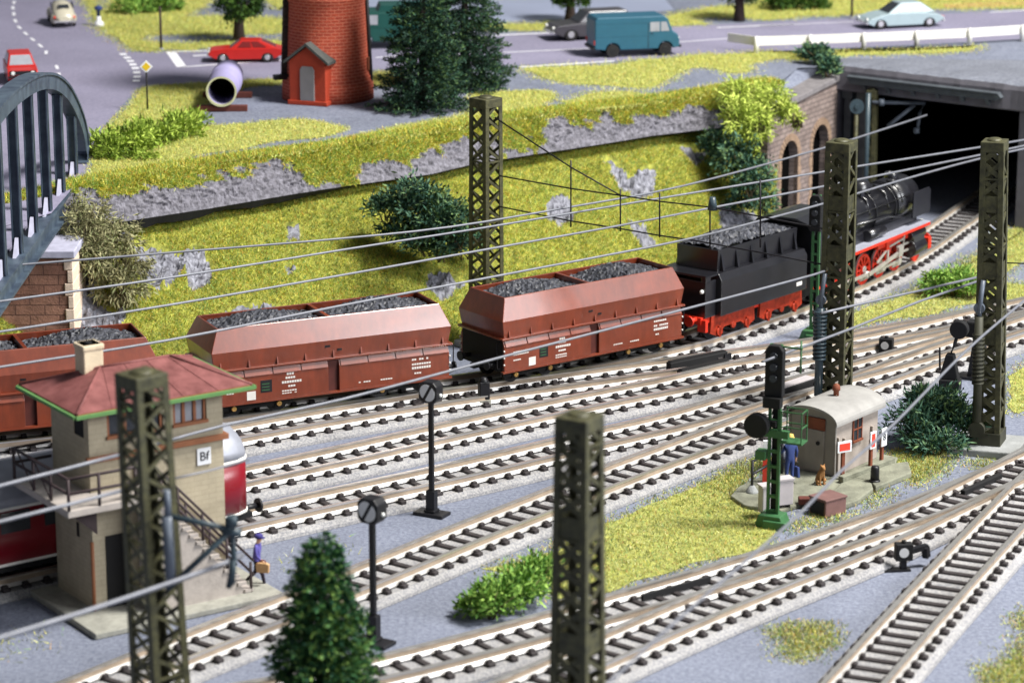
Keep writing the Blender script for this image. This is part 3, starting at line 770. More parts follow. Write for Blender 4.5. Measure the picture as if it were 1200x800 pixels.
# ------------------------------------------------------------------ tracks
GAUGE, RAIL_Z = 1.435, .62
def centre_line(pts, z=.45):
    w = [P(x, y, z) for x, y, _ in pts]; out = []
    for i, p in enumerate(w):
        t = (w[min(i + 1, len(w) - 1)] - w[max(i - 1, 0)]); t.z = 0; t.normalize()
        n = Vector((-t.y, t.x, 0)) * (GAUGE / 2) * pts[i][2]
        out.append((p.x + n.x, p.y + n.y))
    return Path(out)
def F_(l): return [(x, y, 1) for x, y in l]
def B_(l): return [(x, y, -1) for x, y in l]

sl = MB(); sl.box(-.11, .11, -1.12, 1.12, .16, .31)
for sy in (-1, 1):
    for o_ in (-.20, .20): sl.box(-.10, .10, sy * (GAUGE / 2 + .06) + o_ - .07, sy * (GAUGE / 2 + .06) + o_ + .07, .3, .42)
    sl.box(-.125, .125, sy * 1.06 - .09, sy * 1.06 + .10, .12, .35)
SLEEPER = sl.build('sleeper', M['sleeper'], bevel=.02, seg=1)
first_sleeper = [True]

def sweep(path, prof, t0, t1, dz=0.0, step=.6, off=0.0):
    n = max(2, int((t1 - t0) / step)); rings = []
    for k in range(n + 1):
        t = t0 + (t1 - t0) * k / n; c = path.at(t); d = path.dir(t); nn = Vector((-d.y, d.x, 0))
        rings.append([c + nn * (y + off) + Vector((0, 0, z + dz)) for y, z in prof])
    return rings

TRACKS = {}
def track(key, label, pts, lift=0.0, t0=None, t1=None, sleepers=True):
    pa = centre_line(pts); TRACKS[key] = pa
    t0 = t0 or 0.0; t1 = t1 or pa.L
    root = thing('railway_track', label, 'railway track', pa.at((t0 + t1) / 2), 0, 'tracks of the station yard')
    org = root.location.copy()
    def local(b):
        b.v = [v - org for v in b.v]; return b
    b = MB(); b.loft(sweep(pa, [(-1.36, .0), (-1.34, .10), (-1.16, .235), (1.16, .235), (1.34, .10), (1.36, .0)], t0, t1, lift), 0, False)
    local(b).build('ballast_bed', M['ballast'], root)
    for sg in (-1, 1):
        b = MB(); of = sg * (GAUGE / 2 + .06)
        b.loft(sweep(pa, [(-.07, .57), (-.07, .62), (.07, .62), (.07, .57)], t0, t1, lift, .5, of), 0, False)
        nf = len(b.f)
        b.loft(sweep(pa, [(-.055, .41), (-.055, .572), (.055, .572), (.055, .41)], t0, t1, lift, .5, of), 1, False)
        b.loft(sweep(pa, [(-.12, .30), (-.11, .325), (-.06, .415), (.06, .415), (.11, .325), (.12, .30)], t0, t1, lift, .5, of), 2, False)
        local(b).build('rail', [M['rail_head'], M['rail_web'], M['rail_foot']], root)
    n = int((t1 - t0) / .745)
    for k in range(n if sleepers else 0):
        t = t0 + (k + .5) * .745 + random.uniform(-.035, .035)
        if first_sleeper[0]: o = SLEEPER; first_sleeper[0] = False
        else: o = SLEEPER.copy(); COL.objects.link(o)
        o.parent = root; d = pa.dir(t)
        o.location = pa.at(t) - org + Vector((0, 0, lift)); o.rotation_euler = (0, 0, atan2(d.y, d.x) + random.uniform(-.025, .025)); o.scale = (random.uniform(.88, 1.1), random.uniform(.97, 1.03), 1)
    return root

T1P = F_([(-150, 536), (-80, 531), (0, 522), (60, 516), (150, 506), (262, 493), (400, 475), (525, 459), (606, 448), (648, 440.5), (714, 428), (748, 421), (784, 414), (842, 398.5), (870, 388), (917, 371.5), (952, 360), (1000, 341), (1040, 323), (1083, 299), (1121, 272), (1139, 260), (1165, 241), (1190, 222)])
track('main', 'curved main line carrying the coal train towards the tunnel', T1P)
track('second', 'track next to the coal train, joined to the main line by points', F_([(40, 570), (120, 548), (200, 531), (290, 515), (346, 504), (409, 493), (463, 484), (517, 475), (559, 469), (609, 462)]) + [(660, 455, 1)] + B_([(779, 425), (850, 415.5), (957, 400.5), (998, 392), (1075, 379), (1144, 365), (1215, 350), (1330, 326)]), .004)
track('third', 'middle yard track passing just behind the tall disc signal', F_([(60, 620), (200, 588), (337, 558), (417, 541), (530, 515), (642, 490), (711, 475.5), (807, 456.5), (886, 437.5), (950, 423.5), (1011, 411), (1096, 393), (1144, 381), (1215, 364), (1330, 339)]), .008)
track('fourth', 'yard track on which the red railcar stands', F_([(-90, 703), (0, 683), (120, 655), (200, 638), (290, 619), (395, 595), (478, 577), (530, 566), (635, 541), (708, 523), (815, 499), (850, 488), (897, 473), (950, 459), (998, 446), (1050, 432), (1110, 415), (1200, 388), (1240, 377), (1340, 351)]), .012)
track('fifth', 'track that curves past the signal box steps up to the grey hut', F_([(60, 843), (167, 798), (219, 776), (323, 734), (421, 696), (504, 661), (577, 630), (650, 601), (746, 561.5), (850, 522), (888, 507), (950, 484), (1000, 464), (1046, 447), (1099, 427), (1145, 411), (1200, 393), (1250, 376), (1350, 342)]), .016)
track('sixth', 'yard track nearest the green bush, running past the points lever', F_([(250, 838), (420, 806), (500, 787), (577, 767), (650, 747), (702, 732)]) + B_([(800, 679.5), (856, 662), (946, 633), (1054, 596), (1117, 571), (1200, 534), (1270, 500), (1360, 458)]), .020)
track('seventh', 'short diverging track ahead of the frog in the yard points', F_([(360, 928), (500, 873), (600, 832), (702, 786), (771, 754), (850, 719), (925, 688), (1000, 658), (1046, 638), (1096, 614), (1138, 594), (1200, 563), (1260, 530), (1360, 478)]), .024, sleepers=True)
track('eighth', 'steep single track with every sleeper showing, running off to the nearest corner', F_([(930, 925), (990, 856), (1040, 798), (1110, 717), (1182, 637), (1235, 580), (1290, 525)]), .028)
T1 = TRACKS['main']

# ------------------------------------------------------------------ coal train
def place(name, label, cat, s, group=None, yaw=0.0):
    c = T1.at(s); a = T1.at(s - 3.6); e = T1.at(s + 3.6)
    return thing(name, label, cat, c, atan2(e.y - a.y, e.x - a.x) + yaw, group)

def coal_heap(parent, x0, x1, hw, z, h, peaks):
    nx, ny = int((x1 - x0) / .09), int(2 * hw / .09); vs = []; fs = []
    for i in range(nx + 1):
        for j in range(ny + 1):
            x = x0 + (x1 - x0) * i / nx; y = -hw + 2 * hw * j / ny
            zz = z + max(h * math.exp(-((x - p) / w) ** 2) for p, w in peaks) * (1 - (y / hw) ** 2 * .55) + random.uniform(-.07, .07)
            vs.append((x + random.uniform(-.03, .03), y + random.uniform(-.03, .03), zz))
    for i in range(nx):
        for j in range(ny): fs.append((i * (ny + 1) + j, (i + 1) * (ny + 1) + j, (i + 1) * (ny + 1) + j + 1, i * (ny + 1) + j + 1))
    b = MB(); b.add(vs, fs); return b.build('coal_load', M['coal'], parent, weld=False)

def rect(hl, hw, z): return [Vector((-hl, -hw, z)), Vector((hl, -hw, z)), Vector((hl, hw, z)), Vector((-hl, hw, z))]

def lettering(parent, name, rows, y, face=-1, m='letter'):
    """Small stencilled rows on a side wall: x, z, width, height."""
    for x, z, w, h in rows:
        b = MB()
        n = max(1, int(w / .09))
        for k in range(n):
            if random.random() < .95: b.box(x + w * k / n, x + w * (k + .78) / n, y - .004, y + .004, z, z + h)
        if b.v: b.build(name, M[m], parent, weld=False)

def wagon(label, s, kx, yaw=0.0):
    t = place('hopper_wagon', label, 'coal wagon', s, 'brown coal hopper wagons of the train', yaw)
    b = MB()
    b.loft([rect(4.74, 1.36, 2.36), rect(4.86, 1.43, 3.06), rect(4.5, 1.10, 3.93), rect(4.43, 1.03, 3.93), rect(4.55, 1.15, 3.3)], 0, False)
    b.build('hopper', M['wagon'], t, bevel=.025)
    coal_heap(t, -4.4, -.08, 1.1, 3.60, .48, [(-2.3, 1.7)]); coal_heap(t, .08, 4.4, 1.1, 3.60, .50, [(2.5, 1.5)])
    b = MB(); b.box(-.07, .07, -1.1, 1.1, 3.35, 3.9); b.build('cross_brace', M['wagon'], t)
    b = MB(); b.box(-4.9, 4.9, -1.47, 1.47, 2.30, 2.38); b.build('ledge', M['wagon'], t, bevel=.015)
    for sy in (-1, 1):
        for k in range(9):
            b = MB(); x = -4.5 + k * 1.125; b.prism([(sy * 1.36, 2.38), (sy * 1.46, 2.38), (sy * 1.40, 2.66)], x - .03, x + .03, 'x'); b.build('rib', M['wagon'], t)
    b = MB(); b.box(-4.72, 4.72, -1.30, 1.30, 1.0, 2.3); b.build('lower_body', M['wagon_dark'], t)
    for sx in (-1, 1): b = MB(); b.box(*sorted((sx * 4.725, sx * 4.75)), -1.3, 1.3, .95, 2.3); b.build('end_frame', M['matte_black'], t)
    for sy in (-1, 1):
        for x0, x1 in ((-4.76, -.22), (.22, 4.76)):
            dmb = MB(); dmb.prism([(sy * 1.31, 1.0), (sy * 1.42, 1.03), (sy * 1.42, 2.02), (sy * 1.31, 2.26)], x0, x1, 'x'); do = dmb.build('side_door', M['wagon'], t, bevel=.012)
            for k in range(4):
                w = (x1 - x0) / 4; f = MB(); xx = x0 + k * w
                f.prism([(sy * 1.425, 2.02), (sy * 1.46, 2.03), (sy * 1.345, 2.27), (sy * 1.31, 2.26)], xx + .06, xx + w - .06, 'x'); f.build('flap', M['wagon'], do)
        b = MB(); b.box(-4.86, 4.86, *sorted((sy * 1.32, sy * 1.46)), .95, 1.03); b.build('sill', M['wagon'], t)
        for sx in (-1, 1):
            for k in range(3): b = MB(); b.ball((sx * 4.78, sy * 1.43, 1.3 + k * .28), .045, n=6, m=4); b.build('marker_rivet', M['letter'], t)
    for sy in (-1, 1):
        y = sy * 1.424
        lettering(t, 'lettering', [(-4.3, 1.72, .8, .06), (-4.3, 1.62, .8, .05), (-4.3, 1.40, .4, .05), (-1.9, 1.9, .3, .09), (-1.95, 1.75, .4, .08), (-2.1, 1.58, .8, .09), (-1.95, 1.42, .4, .07), (-2.1, 1.26, .6, .05), (-2.1, 1.17, .6, .04),
                                   (1.0, 1.22, .5, .05), (1.9, 1.22, .5, .05), (3.2, 1.85, .7, .07), (3.2, 1.66, .8, .07), (3.2, 1.5, .8, .09), (3.3, 1.3, .3, .06)], y)
        b = MB(); b.box(-3.5, -3.15, y - .004, y + .004, 1.08, 1.42); b.build('card_holder', M['letter'], t)
        b = MB(); b.box(-2.95, -2.5, y - .005, y + .005, 1.32, 1.8); b.build('brake_panel', M['black'], t)
        for k in range(3): b = MB(); b.box(-2.9, -2.6, y - .008, y + .008, 1.4 + k * .12, 1.43 + k * .12); b.build('panel_mark', M['signal_green'], t)
        b = MB(); b.box(-.35, -.13, sy * 1.40 - .02, sy * 1.40 + .02, 2.80, 2.88); b.build('wall_socket', M['black'], t); b = MB(); b.box(.16, .34, sy * 1.395 - .02, sy * 1.395 + .02, 2.62, 2.70); b.build('wall_socket', M['black'], t)
    for bx in (-3.0, 3.0):
        bo = MB()
        for sy in (-1, 1): bo.prism([(-1.5, .95), (1.5, .95), (1.45, 1.2), (.5, 1.12), (0, 1.0), (-.5, 1.12), (-1.45, 1.2)], sy * .95 - .06, sy * .95 + .06, 'y'); bo.box(-1.4, 1.4, *sorted((sy * .88, sy * 1.0)), .92, 1.08)
        bo.box(-.3, .3, -.9, .9, .9, 1.1)
        bo.M = Matrix.Translation((bx, 0, 0)); bo.v = [bo.M @ v for v in bo.v]; bog = bo.build('bogie', M['matte_black'], t)
        for wx in (-.9, .9):
            for sy in (-1, 1):
                w = MB(); w.cyl((bx + wx, sy * .66, 1.06), (bx + wx, sy * .80, 1.06), .44, n=18); w.build('wheel', M['black'], bog)
                w = MB(); w.cyl((bx + wx, sy * 1.0, 1.0), (bx + wx, sy * 1.12, 1.0), .10, n=10); w.cbox((bx + wx, sy * 1.0, 1.0), .3, .1, .25, 1); w.build('axle_box', [M['brass'], M['matte_black']], bog)
    for sx in (-1, 1):
        for sy in (-1, 1):
            b = MB(); b.cyl((sx * 4.75, sy * .85, 1.25), (sx * 5.2, sy * .85, 1.25), .09, n=8); b.cyl((sx * 5.2, sy * .85, 1.25), (sx * 5.26, sy * .85, 1.25), .2, n=12); b.build('buffer', M['black'], t)
        b = MB(); b.box(*sorted((sx * 4.75, sx * 5.3)), -.12, .12, .95, 1.15); b.build('coupling', M['black'], t)
        b = MB(); b.tube([(sx * 4.8, -1.25, 1.1), (sx * 5.0, -1.25, 1.15), (sx * 5.02, -1.25, 2.2), (sx * 4.8, -1.25, 2.25)], .025, 5); b.build('handrail', M['black'], t)
    for ch in t.children:
        if not ch.name.startswith('bogie'): ch.location.z += .29
    t.scale = (kx, 1, .965)
    return t
def s_px(px, z, side=-1.42):
    best = None                                   # where a vehicle's near side shows at column px
    for t_ in np.arange(8, T1.L - 4, .05):
        c = T1.at(t_); d = T1.dir(t_); q = c + Vector((-d.y, d.x, 0)) * side; q.z = z; e = abs(Q(q)[0] - px)
        if best is None or e < best[0]: best = (e, t_)
    return best[1]
KW = .965
S1 = (s_px(583, 1.27) + s_px(797, 1.27)) / 2
S2 = s_px(525, 1.27) - 4.82 * KW
S3 = s_px(187, 3.3) - 4.9 * KW
None and print('wagon length', s_px(797, 1.0) - s_px(583, 1.0), 'tender', s_px(942, 1.25) - s_px(840, 1.25), 'loco', s_px(1084, 2.5) - s_px(944, 2.5), 'w2', s_px(526, 3.06) - s_px(243, 3.06))
wagon('brown coal hopper wagon coupled directly behind the black tender', S1, .925, radians(2.5))
wagon('brown coal hopper wagon in the middle of the train, behind the signal box roof corner', S2, .985)
wagon('brown coal hopper wagon last of the train, half hidden behind the signal box', S3, .965)

# tender
st = (s_px(840, 1.25) + s_px(942, 1.25)) / 2; KT = (s_px(942, 1.25) - s_px(840, 1.25)) / 5.34
t = place('coal_tender', 'black steam engine tender heaped with coal on red bogies', 'tender', st); t.scale = (KT, 1, 1)
b = MB(); b.prism([(-1.46, 1.25), (1.46, 1.25), (1.46, 2.72), (1.30, 2.98), (-1.30, 2.98), (-1.46, 2.72)], -2.62, 2.72, 'x')
b.build('tank', M['loco_black'], t, bevel=.03)
b = MB(); b.box(-3.25, -2.6, -1.2, 1.2, 1.25, 2.75); b.box(-3.3, -2.6, -1.25, 1.25, 2.9, 2.98); b.box(-3.3, -3.0, -1.25, -1.0, 2.75, 2.98); b.box(-3.3, -3.0, 1.0, 1.25, 2.75, 2.98)
b.build('rear_deck', M['loco_black'], t, bevel=.03)
b = MB(); b.loft([rect(2.45, 1.02, 2.97), rect(2.45, 1.05, 3.86), rect(2.38, .97, 3.86), rect(2.4, .98, 3.5)], 0, False)
b.v = [v + Vector((.1, 0, 0)) for v in b.v]; b.build('bunker', M['loco_black'], t, bevel=.02)
b = MB()
for sy in (-1, 1):
    for k in range(6): x = -2.15 + k * .9; b.prism([(sy * 1.03, 2.98), (sy * 1.2, 2.98), (sy * 1.1, 3.5), (sy * 1.05, 3.7)], x - .05, x + .05, 'x')
b.build('rib', M['loco_black'], t)
coal_heap(t, -2.25, 2.4, .95, 3.72, .48, [(-.3, 2.4)])
b = MB(); b.box(-3.4, 2.75, -1.1, 1.1, 1.0, 1.29); b.build('frame', M['loco_red'], t)
for bx in (-1.55, 1.45):
    bo = MB()
    for sy in (-1, 1):
        bo.prism([(bx - 1.35, 1.0), (bx - 1.3, 1.70), (bx + 1.3, 1.70), (bx + 1.35, 1.0), (bx + .9, .80), (bx + .5, 1.12), (bx - .5, 1.12), (bx - .9, .80)], sy * 1.12 - .06, sy * 1.12 + .06, 'y')
        for wx in (-.85, .85):
            bo.cyl((bx + wx, sy * 1.15, 1.0), (bx + wx, sy * 1.26, 1.0), .17, n=10); bo.cbox((bx + wx, sy * 1.19, 1.0), .12, .14, .46)
        bo.cyl((bx, sy * 1.15, 1.08), (bx, sy * 1.24, 1.08), .13, n=8)
    bog = bo.build('bogie', M['bogie_red'], t)
    for wx in (-.85, .85):
        for sy in (-1, 1): w = MB(); w.cyl((bx + wx, sy * .66, 1.10), (bx + wx, sy * .82, 1.10), .48, n=18); w.build('wheel', M['black'], bog)
for sy in (-1, 1):
    b = MB(); b.cyl((-3.3, sy * .85, 1.2), (-3.75, sy * .85, 1.2), .1, n=8); b.cyl((-3.75, sy * .85, 1.2), (-3.82, sy * .85, 1.2), .22, n=12); b.build('buffer', M['loco_red'], t)
    b = MB(); b.box(-3.35, -3.2, *sorted((sy * .9, sy * 1.3)), .7, 1.2); b.build('footstep', M['loco_red'], t)
    b = MB(); b.ball((-3.3, sy * 1.05, 2.35), .09, n=10, m=6); b.build('tail_lamp', M['lamp_glass'], t)
b = MB(); b.box(2.05, 2.4, -1.472, -1.464, 1.5, 1.66); b.build('number_plate', M['letter'], t)
for ch in t.children:
    if not ch.name.startswith('bogie'): ch.location.z += .45

# steam engine
sl_ = s_px(945, 2.5) + .1; KL = (s_px(1084, 2.5) - s_px(945, 2.5)) / 10.9
t = place('steam_locomotive', 'black steam locomotive with red running gear heading into the tunnel', 'steam locomotive', sl_ + 5.6 * KL); t.scale = (KL, 1, 1)
o = t; X0 = -5.6                        # cab rear; x runs forward
BZ, BR = 3.60, 1.0
b = MB(); b.cyl((X0 + 2.2, 0, BZ), (X0 + 8.6, 0, BZ), BR, BR * .97, 32); b.build('boiler', M['loco_black'], t)
b = MB(); b.cyl((X0 + 8.6, 0, BZ), (X0 + 10.7, 0, BZ), BR * 1.0, n=32); b.cyl((X0 + 10.7, 0, BZ), (X0 + 10.82, 0, BZ), BR * .8, n=24); b.cyl((X0 + 10.8, 0, BZ), (X0 + 10.95, 0, BZ), .3, .1, 16); b.build('smokebox', M['loco_black'], t)
b = MB()
for k in range(4): x = X0 + 2.6 + k * 1.9; b.cyl((x, 0, BZ), (x + .06, 0, BZ), BR + .022, n=32)
b.build('boiler_band', M['loco_black'], t)
b = MB(); b.box(X0 + 2.1, X0 + 4.2, -1.0, 1.0, 2.2, 3.7); b.build('firebox', M['loco_black'], t, bevel=.15, seg=4)
for x, r, h, nm in ((9.75, .33, .22, 'chimney'), (6.6, .5, .42, 'steam_dome'), (4.9, .46, .34, 'sand_dome')):
    b = MB(); b.lathe([(r * 1.1, BZ + BR - .12), (r, BZ + BR + .05), (r * .95, BZ + BR + h * .75), (r * .6, BZ + BR + h), (.02, BZ + BR + h)] if nm != 'chimney' else [(r * 1.15, BZ + BR - .12), (r * .85, BZ + BR + .1), (r * .9, BZ + BR + h), (r * .6, BZ + BR + h), (r * .6, BZ + BR)], (X0 + x, 0, 0), 20); b.build(nm, M['loco_black'], t)
for sy in (-1, 1):
    b = MB(); b.tube([(X0 + 2.3, sy * 1.0, BZ + .35), (X0 + 9.5, sy * 1.0, BZ + .35)], .03, 6); b.tube([(X0 + 4.5, sy * .98, BZ - .1), (X0 + 7.5, sy * 1.02, BZ - .25), (X0 + 9.2, sy * 1.0, BZ - .6)], .05, 6); b.build('boiler_pipe', M['loco_black'], t)
    b = MB(); b.prism([(X0 + 9.35, 2.95), (X0 + 11.0, 2.95), (X0 + 11.1, 3.05), (X0 + 11.1, 3.95), (X0 + 10.95, 4.1), (X0 + 9.4, 4.1)], sy * 1.30 - .025, sy * 1.30 + .025, 'y'); b.build('smoke_deflector', M['loco_black'], t)
    b = MB(); b.box(X0 + 9.8, X0 + 9.9, *sorted((sy * .85, sy * 1.28)), 3.5, 3.58); b.box(X0 + 10.4, X0 + 10.5, *sorted((sy * .85, sy * 1.28)), 3.5, 3.58); b.build('deflector_stay', M['loco_black'], t)
    b = MB(); b.box(X0 + 2.2, X0 + 10.9, *sorted((sy * .75, sy * 1.45)), 2.52, 2.58); ro = b.build('running_board', M['runboard'], t)
    b = MB(); b.box(X0 + 2.2, X0 + 10.9, *sorted((sy * 1.40, sy * 1.46)), 2.40, 2.53); b.build('edge_strip', M['loco_red'], ro)
    b = MB(); b.cyl((X0 + 5.4, sy * 1.05, 2.85), (X0 + 6.9, sy * 1.05, 2.85), .24, n=14); b.build('air_tank', M['loco_black'], t)
b = MB(); b.box(X0 + .4, X0 + 10.4, -.58, .58, 2.0, 2.28); b.box(X0 + 11.0, X0 + 11.3, -1.35, 1.35, 1.25, 1.75); b.build('frame', M['loco_red'], t)
for k in range(5):
    x = X0 + 2.6 + k * 1.56
    for sy in (-1, 1):
        w = MB(); w.loft([[Vector((x + r * cos(2 * pi * i / 28), y, 1.28 + r * sin(2 * pi * i / 28))) for i in range(28)] for r, y in ((.56, sy * .66), (.68, sy * .66), (.68, sy * .80), (.56, sy * .80), (.56, sy * .66))], 0, True, False)
        w.cyl((x, sy * .66, 1.28), (x, sy * .83, 1.28), .2, n=14)
        for a in range(10): w.bar((x + .15 * cos(a * pi / 5), sy * .74, 1.28 + .15 * sin(a * pi / 5)), (x + .58 * cos(a * pi / 5), sy * .74, 1.28 + .58 * sin(a * pi / 5)), .07, .10)
        w2 = w.build('driving_wheel', M['loco_red'], t)
        q = MB(); q.cyl((x, sy * .70, 1.28), (x, sy * .78, 1.28), .70, n=28, caps=False); q.cyl((x, sy * .8, 1.28), (x, sy * .86, 1.28), .16, n=10); q.prism([(x - .4, .8), (x + .4, .8), (x + .3, 1.05), (x - .3, 1.05)], sy * .80, sy * .84, 'y'); q.build('tyre', M['steel'], w2)
for sy in (-1, 1):
    y = sy * .98
    b = MB(); b.bar((X0 + 2.6, y, 1.08), (X0 + 8.84, y, 1.08), .06, .14); [b.cyl((X0 + 2.6 + k * 1.56, y - .06, 1.08), (X0 + 2.6 + k * 1.56, y + .06, 1.08), .15, n=12) for k in range(5)]; b.build('coupling_rod', M['steel'], t)
    b = MB(); b.bar((X0 + 5.72, y + sy * .1, 1.08), (X0 + 8.6, y + sy * .1, 1.5), .07, .17); b.build('connecting_rod', M['steel'], t)
    b = MB(); b.bar((X0 + 8.3, y + sy * .12, 1.5), (X0 + 9.5, y + sy * .12, 1.5), .07, .09); b.bar((X0 + 8.3, y + sy * .12, 1.82), (X0 + 9.5, y + sy * .12, 1.82), .07, .09); b.cbox((X0 + 8.6, y + sy * .12, 1.58), .35, .14, .5); b.build('crosshead', M['steel'], t)
    b = MB(); b.bar((X0 + 6.3, y + sy * .18, 1.5), (X0 + 7.3, y + sy * .18, 1.95), .05, .1); b.bar((X0 + 7.3, y + sy * .18, 2.2), (X0 + 7.3, y + sy * .18, 1.5), .07, .14); b.bar((X0 + 7.3, y + sy * .18, 2.0), (X0 + 8.9, y + sy * .18, 2.12), .05, .09); b.bar((X0 + 8.9, y + sy * .18, 2.3), (X0 + 8.75, y + sy * .18, 1.4), .05, .09); b.build('valve_gear', M['steel'], t)
    b = MB(); b.box(X0 + 6.4, X0 + 9.4, *sorted((sy * .95, sy * 1.12)), 2.05, 2.40); b.box(X0 + 7.1, X0 + 7.4, *sorted((sy * .9, sy * 1.2)), 1.9, 2.45); b.build('motion_bracket', M['loco_red'], t)
    b = MB(); b.cyl((X0 + 9.45, sy * 1.1, 1.5), (X0 + 10.65, sy * 1.1, 1.5), .40, n=20); b.cyl((X0 + 9.35, sy * 1.1, 2.1), (X0 + 10.75, sy * 1.1, 2.1), .26, n=16); b.box(X0 + 9.5, X0 + 10.6, *sorted((sy * .6, sy * 1.35)), 1.5, 2.1); b.build('cylinder', M['loco_black'], t, bevel=.02)
    w = MB(); w.cyl((X0 + 10.9, sy * .66, 1.05), (X0 + 10.9, sy * .78, 1.05), .43, n=20); w.build('leading_wheel', M['loco_red'], t)
    b = MB(); b.cyl((X0 + 11.3, sy * .85, 1.55), (X0 + 11.75, sy * .85, 1.55), .1, n=8); b.cyl((X0 + 11.75, sy * .85, 1.55), (X0 + 11.82, sy * .85, 1.55), .23, n=14); b.build('buffer', M['loco_red'], t)
    b = MB(); b.cyl((X0 + 11.1, sy * .8, 2.35), (X0 + 11.35, sy * .8, 2.35), .16, n=14); b.build('headlamp', M['lamp_glass'], t)
    b = MB(); b.box(X0 + .1, X0 + .7, *sorted((sy * 1.15, sy * 1.35)), .9, 1.0); b.box(X0 + .1, X0 + .7, *sorted((sy * 1.15, sy * 1.35)), 1.5, 1.6); [b.box(X0 + .1 + k * .54, X0 + .16 + k * .54, *sorted((sy * 1.15, sy * 1.2)), .9, 2.2) for k in range(2)]; b.build('cab_step', M['loco_red'], t)
b = MB(); b.prism([(-1.42, 2.2), (1.42, 2.2), (1.42, 4.0), (1.15, 4.38), (.6, 4.56), (-.6, 4.56), (-1.15, 4.38), (-1.42, 4.0)], X0 + .05, X0 + 2.25, 'x'); b.build('cab', M['loco_black'], t, bevel=.03)
b = MB(); b.box(X0 + .4, X0 + 11.0, -.5, .5, 1.0, 2.0); b.build('inner_frame', M['matte_black'], t)
b = MB(); b.prism([(-.95, 2.3), (.95, 2.3), (.9, 2.95), (.6, 3.2), (-.6, 3.2), (-.9, 2.95)], X0 + 2.3, X0 + 10.6, 'x'); b.build('boiler_skirt', M['loco_black'], t)
for k, x in enumerate((3.6, 5.8, 7.6, 8.9)):
    b = MB(); b.tube([(X0 + x, -.99, BZ + .1), (X0 + x + .05, -.75, BZ + .72), (X0 + x, -.2, BZ + 1.04)], .07, 6); b.cbox((X0 + x, -.45, BZ + .95), .3, .3, .2); b.build('feed_pipe', M['loco_black'], t)
b = MB(); b.prism([(1.55, 4.0), (1.22, 4.44), (.62, 4.63), (-.62, 4.63), (-1.22, 4.44), (-1.55, 4.0), (-1.42, 4.0), (-1.15, 4.38), (-.6, 4.57), (.6, 4.57), (1.15, 4.38), (1.42, 4.0)], X0 - .35, X0 + 2.4, 'x'); b.build('cab_roof', M['loco_black'], t)
for sy in (-1, 1):
    b = MB(); b.box(X0 + .7, X0 + 1.5, sy * 1.43 - .01, sy * 1.43 + .01, 3.3, 3.95); b.build('cab_window', M['glass'], t)

# ------------------------------------------------------------------ red railcar behind the signal box
T4 = TRACKS['fourth']
sr = T4.near(P(288, 593, 1.2))
c0 = T4.at(sr - 7.2); d = T4.dir(sr - 5)
t = thing('railcar', 'red diesel railcar with silver roof standing behind the signal box', 'railcar', c0, atan2(d.y, d.x))
def car_ring(x, k, z0, z1, nose=0):
    hw = 1.42 * k
    return [Vector((x, -hw, z0)), Vector((x, -hw, z0 + (z1 - z0) * .5)), Vector((x, -hw * .97, z1)), Vector((x, hw * .97, z1)), Vector((x, hw, z0 + (z1 - z0) * .5)), Vector((x, hw, z0))]
ENDS = [(-7.1, .72), (-6.95, .86), (-6.6, .97), (-6.0, 1), (6.0, 1), (6.6, .97), (6.95, .86), (7.1, .72)]
b = MB(); b.loft([car_ring(x, k, 1.25, 3.05) for x, k in ENDS], 0, True); b.build('body', M['railcar_red'], t)
b = MB()
rg = []
for x, k in ENDS:
    kk = min(1, k); xx = x * (1 - .0)
    rg.append([Vector((x * (1 - .05 * (1 - cos(a)) * 0), -1.42 * kk * cos(a), 3.05 + sin(a) * 1.05 * (k ** 1.2))) for a in np.linspace(0, pi, 13)])
b.loft(rg, 0, True); b.build('roof', M['silver'], t)
b = MB(); b.loft([car_ring(x * 1.003, k * 1.012, 1.2, 1.32) for x, k in ENDS], 0, True); b.build('stripe', M['cream_line'], t)
b = MB(); b.loft([car_ring(x * 1.003, k * 1.012, 2.98, 3.1) for x, k in ENDS], 0, True); b.build('stripe', M['cream_line'], t)
for sy in (-1, 1):
    for k in range(7):
        b = MB(); b.box(-4.9 + k * 1.5, -3.9 + k * 1.5, sy * 1.415 - .012, sy * 1.415 + .012, 2.25, 2.92); b.build('window', M['glass'], t)
for sx in (-1, 1):
    for sy in (-.62, 0, .62):
        b = MB(); b.prism([(sy - .26, 2.2), (sy + .26, 2.2), (sy + .24, 2.85), (sy - .24, 2.85)], *sorted((sx * 7.09, sx * 7.12)), 'x'); b.build('windscreen', M['glass'], t)
    for sy in (-1, 1):
        b = MB(); b.cyl((sx * 7.0, sy * .85, 1.2), (sx * 7.6, sy * .85, 1.2), .1, n=8); b.cyl((sx * 7.6, sy * .85, 1.2), (sx * 7.68, sy * .85, 1.2), .24, n=14); b.build('buffer', M['black'], t)
        b = MB(); b.cyl((sx * 7.02, sy * .7, 1.75), (sx * 7.14, sy * .7, 1.75), .13, n=12); b.build('headlamp', M['lamp_glass'], t)
b = MB(); b.box(-6.9, 6.9, -1.25, 1.25, .95, 1.25); b.box(-7.2, 7.2, -1.2, 1.2, 1.0, 1.15); b.build('underframe', M['matte_black'], t)
for bx in (-4.6, 4.6):
    bo = MB(); bo.box(bx - 1.5, bx + 1.5, -1.05, 1.05, .75, 1.0); bog = bo.build('bogie', M['matte_black'], t)
    for wx in (-1, 1):
        for sy in (-1, 1): w = MB(); w.cyl((bx + wx, sy * .66, 1.06), (bx + wx, sy * .8, 1.06), .44, n=18); w.build('wheel', M['black'], bog)

